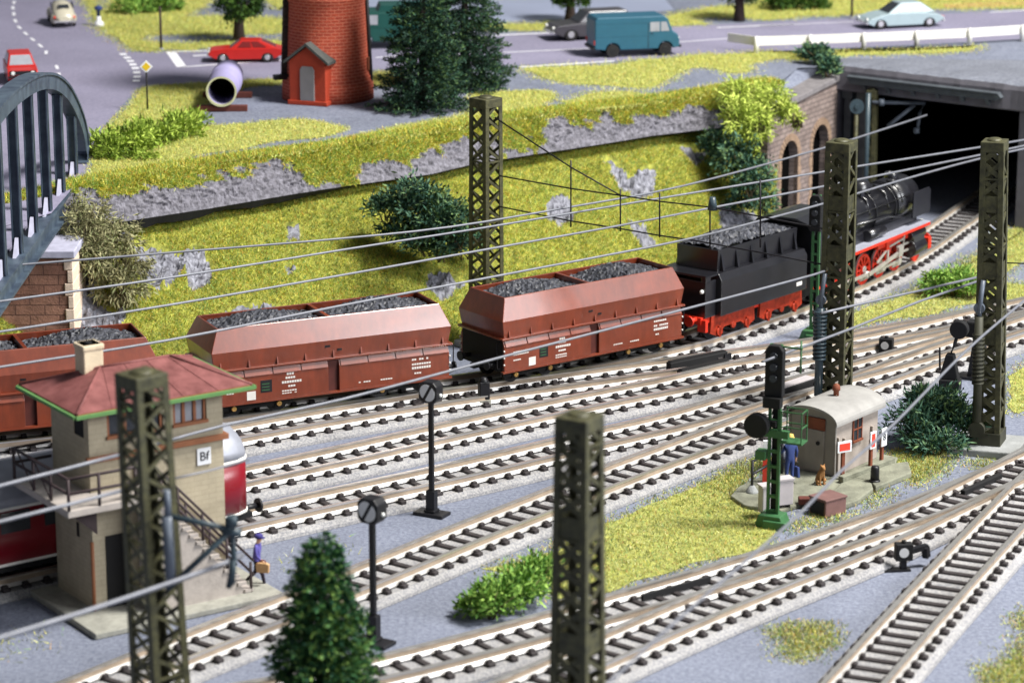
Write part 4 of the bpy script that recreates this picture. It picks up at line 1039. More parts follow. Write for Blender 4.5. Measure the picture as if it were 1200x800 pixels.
# ------------------------------------------------------------------ catenary masts
def mast(label, px, py, h, w0, w1, rz, tilt=0.0, solid=0, base=None, fat=.11):
    c = P(px, py, 0)
    t = thing('catenary_mast', label, 'catenary mast', c, 0, 'olive lattice catenary masts')
    t.rotation_euler = (0, tilt, rz) if False else (Matrix.Rotation(tilt, 3, 'Y') @ Matrix.Rotation(rz, 3, 'Z')).to_euler()
    a = .19
    def hw(z): return (w0 + (w1 - w0) * z / h) / 2
    for sx in (-1, 1):
        for sy in (-1, 1):
            b = MB()
            def ring(z):
                q = hw(z); x0, y0 = sx * q, sy * q
                return [Vector((x0, y0, z)), Vector((x0 - sx * a, y0, z)), Vector((x0 - sx * a, y0 - sy * .05, z)), Vector((x0 - sx * .05, y0 - sy * .05, z)), Vector((x0 - sx * .05, y0 - sy * a, z)), Vector((x0, y0 - sy * a, z))]
            b.loft([ring(0), ring(h)], 0, False); b.build('corner_post', M['mast'], t)
    for f in range(4):
        b = MB(); R = Matrix.Rotation(f * pi / 2, 4, 'Z'); n = int(h / .62); dz = (h - .5) / n
        for k in range(n):
            z0, z1 = .4 + k * dz, .4 + (k + 1) * dz; q0, q1 = hw(z0) - .05, hw(z1) - .05
            s_ = 1 if k % 2 else -1
            if solid and k in solid:
                b.add([R @ Vector(v) for v in [(-q0, -q0 - .015, z0), (q0, -q0 - .015, z0), (q1, -q1 - .015, z1), (-q1, -q1 - .015, z1)]], [(0, 1, 2, 3)]); continue
            bw_ = fat if f % 2 == 0 else .11
            b.bar(R @ Vector((-s_ * q0, -q0, z0)), R @ Vector((s_ * q1, -q1, z1)), bw_, .05, 0, R.to_3x3() @ Vector((0, 1, 0)))
            if fat > .2 or f % 2 == 0: b.bar(R @ Vector((s_ * q0, -q0 + .02, z0)), R @ Vector((-s_ * q1, -q1 + .02, z1)), bw_, .05, 0, R.to_3x3() @ Vector((0, 1, 0)))
            if k % 4 == 3: b.bar(R @ Vector((-q1, -q1, z1)), R @ Vector((q1, -q1, z1)), .1, .06, 0)
        b.build('lattice', M['mast'], t)
    b = MB(); q = hw(h); b.box(-q - .01, q + .01, -q - .01, q + .01, h - .35, h + .02); b.lathe([(q * .7, h + .02), (q * .5, h + .1), (.05, h + .12)], n=12); b.build('cap', M['mast'], t, bevel=.03)
    b = MB(); q = hw(0); b.box(-q - .03, q + .03, -q - .03, q + .03, 0, .75); b.build('foot_panel', M['mast_dark'], t, bevel=.02)
    b = MB(); bw = base or 1.0; b.box(-bw, bw, -bw * .9, bw * .9, 0, .28); b.build('foundation', M['concrete'], t, bevel=.05)
    return t
def ht(px, py, top): c = P(px, py, 0); return zat(c.x, c.y, top)
m570 = mast('lattice mast at the foot of the grassy slope behind the first coal wagon', 570, 406, ht(570, 406, 115), 1.04, .94, radians(-45))
m980 = mast('lattice mast in front of the locomotive cab, beside the grey hut', 977, 484, ht(977, 484, 166), 1.06, .92, radians(-27), .0, {9, 12}, fat=.17)
m1165 = mast('lattice mast with tension weight, on a wide concrete foot beside the leafy bush', 1158, 526, ht(1158, 526, 165), 1.02, .82, radians(-21), -.022, {6, 10, 14}, 1.25, fat=.17)
m172 = mast('blurred lattice mast standing in front of the signal box, bracket arm attached', 195, 905, ht(195, 905, 437), 1.16, .98, radians(-48), -.028)
m670 = mast('blurred bare lattice mast standing alone between the signal and the green bush', 676, 960, ht(676, 960, 487), 1.12, .90, radians(-31), .0, {7, 12}, fat=.17)
mtun = mast('slim lattice mast with bracket arm in front of the tunnel mouth', 1018, 245, ht(1018, 245, 106), .62, .5, radians(-20))

# ribbed tension weight and its rod on two masts
for root_, dx, (z0, z1), lab, mm in ((m1165, (-.30, -.62), (1.2, 5.1), '', 'mast_dark'), (m980, (-.42, -.60), (0.8, 4.2), '', 'insul_dark')):
    b = MB(); x, y = dx
    b.cyl((x, y, z0), (x, y, z1), .16, n=12); n = 13
    for k in range(n): b.cyl((x, y, z0 + 1.4 + k * .15), (x, y, z0 + 1.48 + k * .15), .26 if mm == 'insul_dark' else .22, n=14)
    b.build('tension_weight', M[mm], root_)
    b = MB(); b.tube([(x, y, z1), (x + .05, y, z1 + .7), (x + .1, y + .12, z1 + 1.3)], .09, 8); b.cyl((x, y - .05, z1 + .3), (x, y + .1, z1 + .3), .2, n=12); b.build('pulley_arm', M['insul'], root_)
b = MB(); b.cyl((-.30, -.72, .9), (-.30, -.5, .9), .3, n=14); b.build('weight_guide', M['mast_dark'], m1165)
# bracket of the nearest mast
b = MB(); c172 = P(195, 905, 0)
def onmast(px_, py_):
    """A point in the upright plane through the nearest mast, square to the camera."""
    v = (py_ - 400) / FPX; y = c172.y - .7; z = CAM_H - y * tan(PITCH + math.atan(v)); dep = y * cos(PITCH) - (z - CAM_H) * sin(PITCH)
    return Vector(((px_ - 600) / FPX * dep, y, z))
inv = (Matrix.Translation(c172) @ m172.rotation_euler.to_matrix().to_4x4()).inverted()
b.M = inv
b.cyl(onmast(195, 574), onmast(197, 604), .09, .10, n=12); b.cyl(onmast(196, 604), onmast(200, 682), .15, .13, n=12); b.build('insulator', M['insul'], m172)
b = MB(); b.M = inv
b.tube([onmast(196, 604), onmast(272, 620)], .08, 8); b.tube([onmast(196, 690), onmast(270, 622)], .08, 8); b.build('bracket_arm', M['insul_dark'], m172)
b = MB(); b.M = inv
b.cyl(onmast(271, 604), onmast(272, 616), .15, n=10); b.cyl(onmast(260, 622), onmast(283, 624), .12, n=10); b.tube([onmast(272, 620), onmast(274, 655), onmast(268, 688)], .08, 8); b.cyl(onmast(273, 655), onmast(271, 684), .10, n=10); b.build('wire_clamp', M['insul_dark'], m172)
# bracket of the tunnel mast
ct = P(1018, 245, 0)
inv = (Matrix.Translation(ct) @ mtun.rotation_euler.to_matrix().to_4x4()).inverted()
def ontun(px_, py_):
    v = (py_ - 400) / FPX; y = ct.y - .35; z = CAM_H - y * tan(PITCH + math.atan(v)); dep = y * cos(PITCH) - (z - CAM_H) * sin(PITCH)
    return Vector(((px_ - 600) / FPX * dep, y, z))
b = MB(); b.M = inv
b.tube([ontun(1022, 120), ontun(1084, 121)], .09, 8); b.tube([ontun(1040, 148), ontun(1072, 123)], .1, 8); b.build('bracket_arm', M['insul'], mtun)
b = MB(); b.M = inv
b.cyl(ontun(1030, 120), ontun(1036, 120), .18, n=10); b.build('insulator', M['insul'], mtun); b = MB(); b.M = inv; b.tube([ontun(1084, 120), ontun(1078, 132), ontun(1075, 152)], .08, 8); b.cyl(ontun(1074, 150), ontun(1074, 156), .15, n=10); b.build('insulator', M['insul'], mtun)
t = thing('lattice_post', 'thin dark post with pulley wheel beside the arched wall', 'post', P(1000, 250, 0))
b = MB(); b.cyl((0, 0, 0), (0, 0, 5.6), .1, n=8); b.build('pole', M['mast'], t)
b = MB(); b.cyl((-.0, -.12, 5.35), (0, .02, 5.35), .36, n=18); b.cyl((0, -.2, 5.35), (0, -.1, 5.35), .12, n=10); b.build('pulley_wheel', M['insul_dark'], t)
b = MB(); b.cyl((.55, 0, 0), (.55, 0, 6.0), .13, n=8); b.build('stay', M['insul_dark'], t)

# ------------------------------------------------------------------ overhead wires
def wire(label, pts, z=6.3, r=.045, group='grey overhead wires', m='wire'):
    w = [P(x, y, z) for x, y in pts]
    w = [Vector(q) for q in catmull(w, 1.5)]
    b = MB(); o_ = w[0].copy(); b.tube([p - o_ for p in w], r, 6); o = b.build('overhead_wire', M[m]); o.location = o_
    return tag(o, label, 'overhead wire', group)
wire('topmost long grey wire, ending at the tunnel mast bracket', [(-60, 317), (0, 312), (200, 296), (400, 279.5), (527, 266), (660, 244), (800, 218), (967, 173), (1000, 163), (1086, 135)])
wire('long grey wire second from the top, crossing the green slope', [(-60, 361), (0, 353), (200, 325), (400, 293), (560, 268), (680, 248), (800, 228), (967, 201), (1152, 172), (1240, 157)])
wire('long grey wire third from the top, crossing the green slope', [(-60, 397), (0, 388.6), (200, 357), (400, 322.5), (560, 294), (717, 266), (800, 250), (967, 218), (1152, 181), (1240, 162)])
wire('long grey wire just above the coal wagons, lowest of the four', [(-60, 441), (0, 430), (200, 398), (400, 358), (600, 320), (800, 281.5), (893, 258), (967, 238), (1060, 210), (1152, 185), (1240, 166)])
wire('grey wire slanting down from the mast by the hut across the wagon sides', [(180, 521), (267, 497), (400, 468), (583, 419.5), (800, 362.8), (953, 322), (962, 318)], 5.9)
wire('slack grey wire from the mast with the tension weight to the mast by the hut', [(962, 367), (1000, 358), (1075, 341), (1150, 323.7)], 5.9)
wire('slack grey wire passing behind the lattice colour light signal', [(893, 424), (957, 400), (1000, 384), (1075, 354), (1150, 328)], 5.9)
wire('out of focus wire, cutting down across the hut and the grass', [(1215, 335), (1200, 352), (1133, 410), (1047, 497), (984, 553), (936, 603), (856, 672), (788, 731), (700, 812)], 6.6)
wire('blurred wire reaching the signal box railing from the picture edge', [(-60, 586), (0, 569), (70, 551), (146, 531)], 6.6, .055)
wire('thin wire in front of the cream signal box wall', [(196, 562), (250, 550), (292, 538)], 6.6, .03)
wire('blurred wire above the landing of the signal box steps', [(-60, 628), (0, 611), (80, 591), (153, 572)], 6.4, .055)
wire('thick blurred wire running to the bracket of the nearest mast', [(-60, 768), (0, 747), (100, 716), (204, 681), (267, 658), (284, 650)], 6.0, .07)
wire('thin dark wire leaving the mast with the tension weight', [(1178, 308), (1260, 311)], 6.0, .025, None, 'brass_black')

# head span of blackened wire between the slope mast and the mast by the hut
A0, B0 = P(570, 406, 0), P(977, 484, 0)
def on_span(px_, py_):
    u = (px_ - 600) / FPX; v = (py_ - 400) / FPX
    d = Vector((u, cos(PITCH) - v * sin(PITCH), -sin(PITCH) - v * cos(PITCH)))
    e = (B0 - A0); n = Vector((e.y, -e.x, 0)); t_ = (A0 - Vector((0, 0, CAM_H))).dot(n) / d.dot(n)
    return Vector((0, 0, CAM_H)) + d * t_
t = thing('head_span', 'black cross span of thin wires hung between two masts over the tracks', 'head span', A0)
def span(name, lines, r=.03):
    b = MB()
    for l in lines: b.tube([on_span(*p) - A0 for p in l], r, 6)
    return b.build(name, M['brass_black'], t)
span('carrier_wire', [[(580, 138), (669, 196), (727, 229)]])
span('upper_span_wire', [[(585, 206), (669, 221), (727, 229), (773, 236), (834, 243), (892, 254), (965, 268)]])
span('lower_span_wire', [[(585, 242), (669, 259), (727, 268), (773, 276), (815, 282), (892, 296), (965, 310)]])
for x, y0, y1 in ((669, 188, 266), (727, 222, 271), (773, 226, 278), (832, 240, 292), (891, 210, 290)):
    span('dropper', [[(x, y0), (x, y1)]], .035)
b = MB(); p = on_span(835, 240) - A0; b.cyl(p - Vector((0, 0, .2)), p + Vector((0, 0, .3)), .2, .12, n=10); b.build('span_insulator', M['insul_dark'], t)

# ------------------------------------------------------------------ road vehicles
def panel(b, c, u0, u1, v0, v1, off=.012):
    bl, br_, tr, tl = [Vector(p) for p in c]
    def at(u, v): return (bl * (1 - u) + br_ * u) * (1 - v) + (tl * (1 - u) + tr * u) * v
    n = (br_ - bl).cross(tl - bl).normalized() * off
    q = [at(u0, v0), at(u1, v0), at(u1, v1), at(u0, v1)]
    b.loft([[p - n for p in q], [p + n for p in q]], 0, False)

def side_poly(top, wheels, r, zb, x0, x1):
    pts = list(top)                                   # rear to front along the top
    for wx in sorted(wheels, reverse=True):
        pts.append((wx + r, zb)); pts += [(wx + r * cos(a), zb + .02 + r * .92 * sin(a)) for a in np.linspace(.15, pi - .15, 7)]; pts.append((wx - r, zb))
    return pts

def vehicle_at(name, label, cat, rear, fore, L, z=ZP):
    a, c = P(*rear, z), P(*fore, z); d = c - a
    t = thing(name, label, cat, (a + c) / 2 + Vector((0, 0, .012)), atan2(d.y, d.x)); k = d.length / L
    return t, k

def wheels(t, xs, hw, r, hub='chrome', k=1):
    for x in xs:
        for sy in (-1, 1):
            w = MB(); w.cyl((x, sy * (hw - .18), r), (x, sy * hw, r), r, n=20); o = w.build('wheel', M['tyre'], t, bevel=.02)
            h = MB(); h.cyl((x, sy * (hw - .05), r), (x, sy * (hw + .015), r), r * .58, r * .5, n=16); h.build('hubcap', M[hub], o)

def saloon(name, label, cat, rear, fore, spec, paint, k=None):
    s = spec; t, kk = vehicle_at(name, label, cat, rear, fore, s['L']); t.scale = (k or kk,) * 3
    hw = s['W'] / 2
    b = MB(); b.prism(side_poly(s['top'], s['wx'], s['r'] + .05, s['zb'], 0, 0), -hw, hw, 'y'); b.build('body', M[paint], t, bevel=s.get('bev', .09), seg=3)
    (x0, x1, zb, hb), (x2, x3, zt, hr) = s['cab']
    lo = [Vector((x0, -hb, zb)), Vector((x1, -hb, zb)), Vector((x1, hb, zb)), Vector((x0, hb, zb))]
    hi = [Vector((x2, -hr, zt)), Vector((x3, -hr, zt)), Vector((x3, hr, zt)), Vector((x2, hr, zt))]
    b = MB(); b.loft([lo, hi], 0, False); b.build('cabin', M[s.get('roof', paint)], t, bevel=.05, seg=3)
    g = s.get('glass', 'glass')
    b = MB(); panel(b, (lo[1], lo[2], hi[2], hi[1]), .07, .93, .12, .9, .02); b.build('windscreen', M[g], t)
    b = MB(); panel(b, (lo[3], lo[0], hi[0], hi[3]), .1, .9, .15, .88, .02); b.build('rear_window', M[g], t)
    for c in ((lo[0], lo[1], hi[1], hi[0]), (lo[2], lo[3], hi[3], hi[2])):
        fl = c[0] is lo[2]
        for u0, u1 in s.get('side', ((.1, .48), (.53, .9))):
            b = MB(); panel(b, c, *((1 - u1, 1 - u0) if fl else (u0, u1)), .16, .86, .02); b.build('side_window', M[g], t)
    wheels(t, s['wx'], hw - .01, s['r'])
    xf, xr = s['top'][-1][0], s['top'][0][0]
    for nm, x, zz in (('bumper', xf, s.get('bz', .45)), ('bumper', xr, s.get('bz', .45))):
        b = MB(); sg = 1 if x > 0 else -1; b.box(*sorted((x - sg * .05, x + sg * .09)), -hw + .04, hw - .04, zz - .06, zz + .06); b.build(nm, M[s.get('bump', 'chrome')], t, bevel=.02)
    zl = s.get('lz', .66)
    for sy in (-1, 1):
        b = MB(); b.cyl((xf - .06, sy * (hw - .28), zl), (xf + .035, sy * (hw - .28), zl), .10, n=12); b.build('headlight', M['lamp_glass'], t)
        b = MB(); b.box(xr - .02, xr + .04, *sorted((sy * (hw - .1), sy * (hw - .38))), zl - .05, zl + .06); b.build('tail_light', M['sign_red'], t)
    if s.get('grille'):
        b = MB(); b.box(xf - .03, xf + .028, -hw + .1, hw - .1, zl - .11, zl + .11); b.build('grille', M['black'], t)
    b = MB(); b.box(xf + .08, xf + .105, -.26, .26, .40, .51); b.build('number_plate', M['plate'], t)
    b = MB(); b.box(*sorted((xr - .11, xr - .085)), -.26, .26, .40, .51); b.build('number_plate', M['plate'], t)
    return t
saloon('coupe_car', 'red fastback coupe parked in the marked bay by the brick tower', 'car', (331, 71), (245, 72), dict(L=4.3, W=1.64, zb=.2, r=.31, wx=(-1.28, 1.32), top=[(-2.14, .45), (-2.12, .78), (-1.7, .86), (-.2, .83), (1.2, .82), (2.0, .74), (2.15, .6), (2.15, .42)],
       cab=((-1.95, .95, .8, .74), (-.85, .25, 1.28, .56)), side=((.2, .5), (.54, .86)), lz=.6, glass='glass_red'), 'red_car')
saloon('hatchback_car', 'small red hatchback with black grille driving towards the bridge', 'car', (22, 88), (27, 99), dict(L=3.7, W=1.6, zb=.2, r=.3, wx=(-1.2, 1.2), top=[(-1.85, .45), (-1.83, .85), (-1.6, .9), (1.0, .86), (1.75, .78), (1.85, .66), (1.86, .4)],
       cab=((-1.75, 1.0, .86, .76), (-1.45, .2, 1.42, .58)), lz=.66, grille=True, bump='black', glass='glass_pale'), 'red_car', .9)
saloon('saloon_car', 'long pale blue-grey saloon with sloping bonnet behind the white guard rail', 'car', (1099, 29), (1010, 33.5), dict(L=4.8, W=1.75, zb=.18, r=.33, wx=(-1.45, 1.6), bev=.2, top=[(-2.38, .45), (-2.36, .6), (-1.9, .78), (-.8, .9), (.9, .9), (1.6, .80), (2.2, .62), (2.4, .45), (2.38, .34)],
       cab=((-1.9, 1.15, .84, .78), (-.95, .25, 1.46, .6)), side=((.22, .5), (.54, .84)), lz=.56, bz=.36), 'ds_car')
saloon('estate_car', 'dark grey car with pale roof edge, half hidden behind the blue van', 'car', (742, 42), (644, 47), dict(L=4.6, W=1.7, zb=.2, r=.34, wx=(-1.35, 1.4), top=[(-2.3, .45), (-2.28, .9), (-1.9, .92), (1.2, .88), (2.1, .80), (2.28, .66), (2.3, .42)],
       cab=((-2.1, 1.0, .88, .78), (-1.7, .35, 1.46, .62)), side=((.08, .34), (.38, .62), (.66, .9))), 'dark_car')
# rounded small car seen from behind
t, k = vehicle_at('beetle_car', 'rounded cream two-door car driving away on the dashed road', 'car', (79, 37), (66, 19), 4.07); t.scale = (.88,) * 3
def egg(x, hw, z0, z1): return [Vector((x, hw * cos(a) * (1 if sin(a) < 0 else abs(cos(a)) ** .15 if abs(cos(a)) > .01 else 1), (z0 + z1) / 2 + (z1 - z0) / 2 * sin(a))) for a in np.linspace(0, 2 * pi, 20, endpoint=False)]
b = MB(); b.loft([egg(*q) for q in [(-2.0, .3, .38, .62), (-1.92, .5, .32, .84), (-1.6, .62, .3, 1.08), (-1.2, .68, .28, 1.28), (-.7, .70, .28, 1.44), (-.1, .70, .28, 1.50), (.4, .69, .28, 1.42), (.72, .66, .28, 1.16), (.95, .64, .28, 1.0), (1.4, .55, .3, .90), (1.8, .38, .34, .72), (1.95, .2, .4, .56)]]); b.build('body', M['cream_car'], t)
for sx in (-1.2, 1.25):
    for sy in (-1, 1): b = MB(); b.ball((sx, sy * .58, .48), .55, .22, .36, 14, 8); b.build('fender', M['cream_car'], t)
for sy in (-1, 1):
    b = MB(); b.box(-.75, .85, *sorted((sy * .6, sy * .77)), .27, .36); b.build('running_board', M['tyre'], t)
    b = MB(); b.prism([(-.95, 1.05), (.45, 1.05), (.2, 1.34), (-.65, 1.34)], sy * .64 - .03, sy * .64 + .03, 'y'); b.build('side_window', M['glass'], t)
    b = MB(); b.ball((-1.72, sy * .58, .62), .1, n=8, m=5); b.build('tail_light', M['sign_red'], t)
    b = MB(); b.ball((1.72, sy * .58, .60), .13, n=8, m=5); b.build('headlight', M['lamp_glass'], t)
b = MB(); b.loft([[Vector((-1.46 + .02 * i, -.36, 1.17)), Vector((-1.46 + .02 * i, .36, 1.17)), Vector((-1.17 + .02 * i, .30, 1.335)), Vector((-1.17 + .02 * i, -.30, 1.335))] for i in (-3, 3)], 0, False); b.build('rear_window', M['glass'], t)
b = MB(); b.loft([[Vector((.80 + .02 * i, -.5, 1.08)), Vector((.80 + .02 * i, .5, 1.08)), Vector((.52 + .02 * i, .42, 1.34)), Vector((.52 + .02 * i, -.42, 1.34))] for i in (-3, 3)], 0, False); b.build('windscreen', M['glass'], t)
for x in (-2.06, 2.02): b = MB(); b.box(x - .05, x + .05, -.66, .66, .36, .46); b.build('bumper', M['chrome'], t, bevel=.02)
wheels(t, (-1.2, 1.25), .72, .31)
# blue van
t, k = vehicle_at('panel_van', 'petrol blue panel van on the cross road facing the tunnel', 'van', (692, 66), (791, 62), 5.0); t.scale = (k,) * 3
top = [(-2.5, .5), (-2.5, 2.1), (-2.38, 2.28), (1.55, 2.28), (1.78, 2.1), (2.05, 1.42), (2.35, 1.22), (2.46, .95), (2.48, .5)]
b = MB(); b.prism(side_poly(top, (-1.45, 1.65), .42, .42, 0, 0), -.97, .97, 'y'); b.build('body', M['blue_van'], t, bevel=.1, seg=3)
for sy in (-1, 1):
    b = MB(); b.box(-2.4, 1.0, sy * .97 - .012, sy * .97 + .012, 1.18, 1.24); b.box(-2.4, 1.4, sy * .97 - .012, sy * .97 + .012, 1.92, 1.97); b.build('side_moulding', M['blue_van'], t, weld=False)
    b = MB(); b.prism([(.72, 1.42), (1.28, 1.42), (1.28, 1.95), (.72, 1.95)], sy * .972 - .012, sy * .972 + .012, 'y'); b.build('side_window', M['glass_pale'], t)
    b = MB(); b.prism([(1.36, 1.42), (1.86, 1.42), (1.68, 1.95), (1.36, 1.95)], sy * .972 - .012, sy * .972 + .012, 'y'); b.build('side_window', M['glass_pale'], t)
    b = MB(); b.box(.6, .63, sy * .972 - .008, sy * .972 + .008, .5, 1.95); b.box(.75, .9, sy * .98 - .02, sy * .98 + .02, 1.28, 1.32); b.build('door_seam', M['black'], t, weld=False)
    b = MB(); b.cyl((2.44, sy * .68, .92), (2.50, sy * .68, .92), .12, n=12); b.build('headlight', M['lamp_glass'], t)
    b = MB(); b.box(-2.53, -2.48, *sorted((sy * .75, sy * .92)), .75, 1.0); b.build('tail_light', M['sign_red'], t)
b = MB(); b.prism([(-.8, -.9), (.8, -.9), (.74, .0), (-.74, .0)], 0, .02, 'x')
b = MB(); b.loft([[Vector((2.065, -.82, 1.45)), Vector((2.065, .82, 1.45)), Vector((1.835, .76, 2.02)), Vector((1.835, -.76, 2.02))], [Vector((2.03, -.82, 1.45)), Vector((2.03, .82, 1.45)), Vector((1.80, .76, 2.02)), Vector((1.80, -.76, 2.02))]], 0, False); b.build('windscreen', M['glass_pale'], t)
for x in (-2.55, 2.52): b = MB(); b.box(x - .06, x + .06, -.95, .95, .45, .6); b.build('bumper', M['black'], t, bevel=.02)
wheels(t, (-1.45, 1.65), .94, .37, 'black')
# green lorry
t, k = vehicle_at('box_van', 'dark green high-sided lorry between the brick tower and the firs', 'lorry', (520, 54), (408, 56), 6.0); t.scale = (k,) * 3
b = MB(); b.prism(side_poly([(-3.0, .55), (-3.0, 2.3), (2.2, 2.3), (2.75, 1.5), (3.0, 1.4), (3.0, .5)], (-1.7, 2.0), .48, .48, 0, 0), -1.05, 1.05, 'y'); b.build('body', M['green_van'], t, bevel=.08, seg=3)
b = MB(); b.box(-3.0, 1.9, -1.0, 1.0, 2.3, 2.36); b.prism([(-3.0, 2.3), (1.2, 2.3), (1.0, 2.75), (-3.0, 2.75)], -.98, .98, 'y'); b.build('roof', M['green_van'], t, bevel=.1, seg=3)
for sy in (-1, 1):
    b = MB(); b.box(1.2, 2.0, sy * 1.05 - .02, sy * 1.05 + .02, 1.55, 2.15); b.build('side_window', M['glass_pale'], t)
    b = MB(); b.box(-2.9, 2.4, sy * 1.05 - .02, sy * 1.05 + .02, 1.35, 1.42); b.build('side_moulding', M['green_van'], t)
    b = MB(); b.cyl((2.97, sy * .75, .95), (3.04, sy * .75, .95), .14, n=12); b.build('headlight', M['lamp_glass'], t)
b = MB(); b.loft([[Vector((2.77, -.85, 1.52)), Vector((2.77, .85, 1.52)), Vector((2.29, .8, 2.2)), Vector((2.29, -.8, 2.2))], [Vector((2.72, -.85, 1.52)), Vector((2.72, .85, 1.52)), Vector((2.24, .8, 2.2)), Vector((2.24, -.8, 2.2))]], 0, False); b.build('windscreen', M['glass_pale'], t)
wheels(t, (-1.7, 2.0), 1.02, .42)

# ------------------------------------------------------------------ brick water tower, pipe, road furniture
t = thing('water_tower', 'tapered red brick tower with gabled porch and dark downpipes', 'tower', P(382, 121, ZP) + Vector((0, 1.6, 0)), radians(0))
b = MB(); b.lathe([(2.16, 0), (2.14, .75), (2.02, .98), (2.04, 1.06), (1.96, 1.14), (1.82, 4.55), (1.93, 4.72), (1.95, 4.95), (1.80, 5.1), (1.70, 8.0)], n=48); b.build('shaft', M['tower'], t)
b = MB(); b.lathe([(1.7, 8.0), (2.4, 8.6), (2.4, 10.6), (2.5, 10.7), (.1, 11.9)], n=32); b.build('tank', M['slate'], t)
po = MB(); po.prism([(-.92, 0), (.92, 0), (.92, 2.05), (0, 2.75), (-.92, 2.05)], -2.35, -1.4, 'y'); po.box(-1.0, 1.0, -2.42, -1.5, 0, .22); 
rp = Matrix.Rotation(radians(-20), 4, 'Z'); po.v = [rp @ v for v in po.v]; po.build('porch', M['tower_plain'], t, bevel=.04)
b = MB()
for sg in (-1, 1): b.prism([(0, 2.78), (sg * 1.12, 1.93), (sg * 1.12, 2.05), (0, 2.92)], -2.52, -1.3, 'y')
b.v = [rp @ v for v in b.v]; b.build('porch_roof', M['slate'], t)
b = MB(); b.prism([(-.36, .22), (.36, .22), (.36, 1.65), (.26, 1.82), (-.26, 1.82), (-.36, 1.65)], -2.40, -2.33, 'y'); b.v = [rp @ v for v in b.v]; b.build('door', M['porch_door'], t, bevel=.02)
b = MB(); b.M = Matrix.Rotation(radians(-166), 4, 'Z')
for k in range(26): b.box(1.86 - k * .011, 2.20 - k * .011, -.16 + .03 * (k % 2), .16 + .03 * (k % 2), 1.0 + k * .24, 1.22 + k * .24)
b.build('corner_strip', M['bark'], t)
b = MB(); b.M = Matrix.Rotation(radians(-6), 4, 'Z'); b.tube([(2.05, 0, .3), (2.05, 0, 1.1), (1.75, 0, 8)], .09, 8); b.build('downpipe', M['black'], t)
b = MB(); b.M = Matrix.Rotation(radians(-158), 4, 'Z'); b.box(1.9, 2.65, -.15, .15, .98, 1.22); b.build('water_spout', M['black'], t, bevel=.03)
b = MB(); b.M = Matrix.Rotation(radians(-12), 4, 'Z'); b.box(1.8, 2.0, -.14, .14, 1.35, 1.95); b.build('niche', M['rust'], t)
for k in range(0): pass

a_, c_ = P(260, 132, ZP), P(277, 88, ZP)
t = thing('concrete_pipe', 'large lilac-grey concrete pipe lying on two brown timbers', 'pipe', a_, atan2((c_ - a_).y, (c_ - a_).x))
L_ = 4.6; rr_ = .70; b = MB(); n = 36
rings = [[Vector((x, r * cos(2 * pi * k / n), rr_ + .26 + r * sin(2 * pi * k / n))) for k in range(n)] for x, r in ((.1, rr_ - .1), (0, rr_ - .08), (0, rr_), (2.6, rr_), (2.62, rr_ + .06), (3.6, rr_ + .06), (3.62, rr_), (L_, rr_), (L_, rr_ - .1), (.1, rr_ - .1))]
b.loft(rings[2:], 0, True, False); b.build('barrel', M['pipe'], t)
b = MB(); b.loft(rings[:3], 0, False, False); b.build('rim', M['pipe_rim'], t)
b = MB(); b.cyl((.02, 0, rr_ + .26), (L_ - .3, 0, rr_ + .26), rr_ - .09, n=32, caps=False); b.cyl((L_ - .3, 0, rr_ + .26), (L_ - .28, 0, rr_ + .26), rr_ - .09, n=32); b.build('bore', M['pipe_bore'], t)
for x in (.35, L_ - .8):
    tb = MB(); tb.cbox((0, 0, .14), .32, 2.3, .28); o = tb.build('timber_sleeper', M['timber'], bevel=.03); w = t.matrix_basis @ Vector((x, 0, 0)); o.location = w; o.rotation_euler = t.rotation_euler
    tag(o, 'brown timber under the mouth of the concrete pipe' if x < 1 else 'brown timber under the far end of the concrete pipe', 'timber')

t = thing('road_sign', 'yellow diamond priority road sign on a thin dark post', 'road sign', P(173, 129, ZP))
b = MB(); b.cyl((0, 0, 0), (0, 0, 1.75), .04, n=8); b.build('post', M['matte_black'], t)
b = MB(); q = .30; b.prism([(0, 1.7), (q, 1.7 + q), (0, 1.7 + 2 * q), (-q, 1.7 + q)], -.02, .02, 'y'); o = b.build('sign_plate', M['white'], t)
b = MB(); q = .20; b.prism([(0, 1.80), (q, 1.80 + q), (0, 1.80 + 2 * q), (-q, 1.80 + q)], -.032, -.021, 'y'); b.build('yellow_field', M['sign_yellow'], o)
for px, py, top, lab in ((189, 59, 8, 'plain dark post on the verge by the parking bay'), (998, 22, -6, 'plain dark post on the meadow behind the pale saloon')):
    c = P(px, py, ZP); t = thing('post', lab, 'post', c); h = zat(c.x, c.y, top) - ZP
    b = MB(); b.cyl((0, 0, 0), (0, 0, h), .07, .06, n=8); b.build('pole', M['bark'], t)
    b = MB(); b.cyl((0, 0, 0), (0, 0, .12), .16, .12, n=10); b.build('socket', M['concrete'], t)
t = thing('hydrant', 'tiny blue-topped white hydrant on the meadow beside the cream car', 'hydrant', P(116, 31, ZP))
b = MB(); b.lathe([(.30, 0), (.26, .2), (.12, .35), (.12, .55)], n=12); b.build('base', M['white'], t)
b = MB(); b.lathe([(.10, .5), (.10, .85), (.22, .9), (.22, 1.05), (.02, 1.15)], n=12); b.build('top', M['cloth_blue'], t)

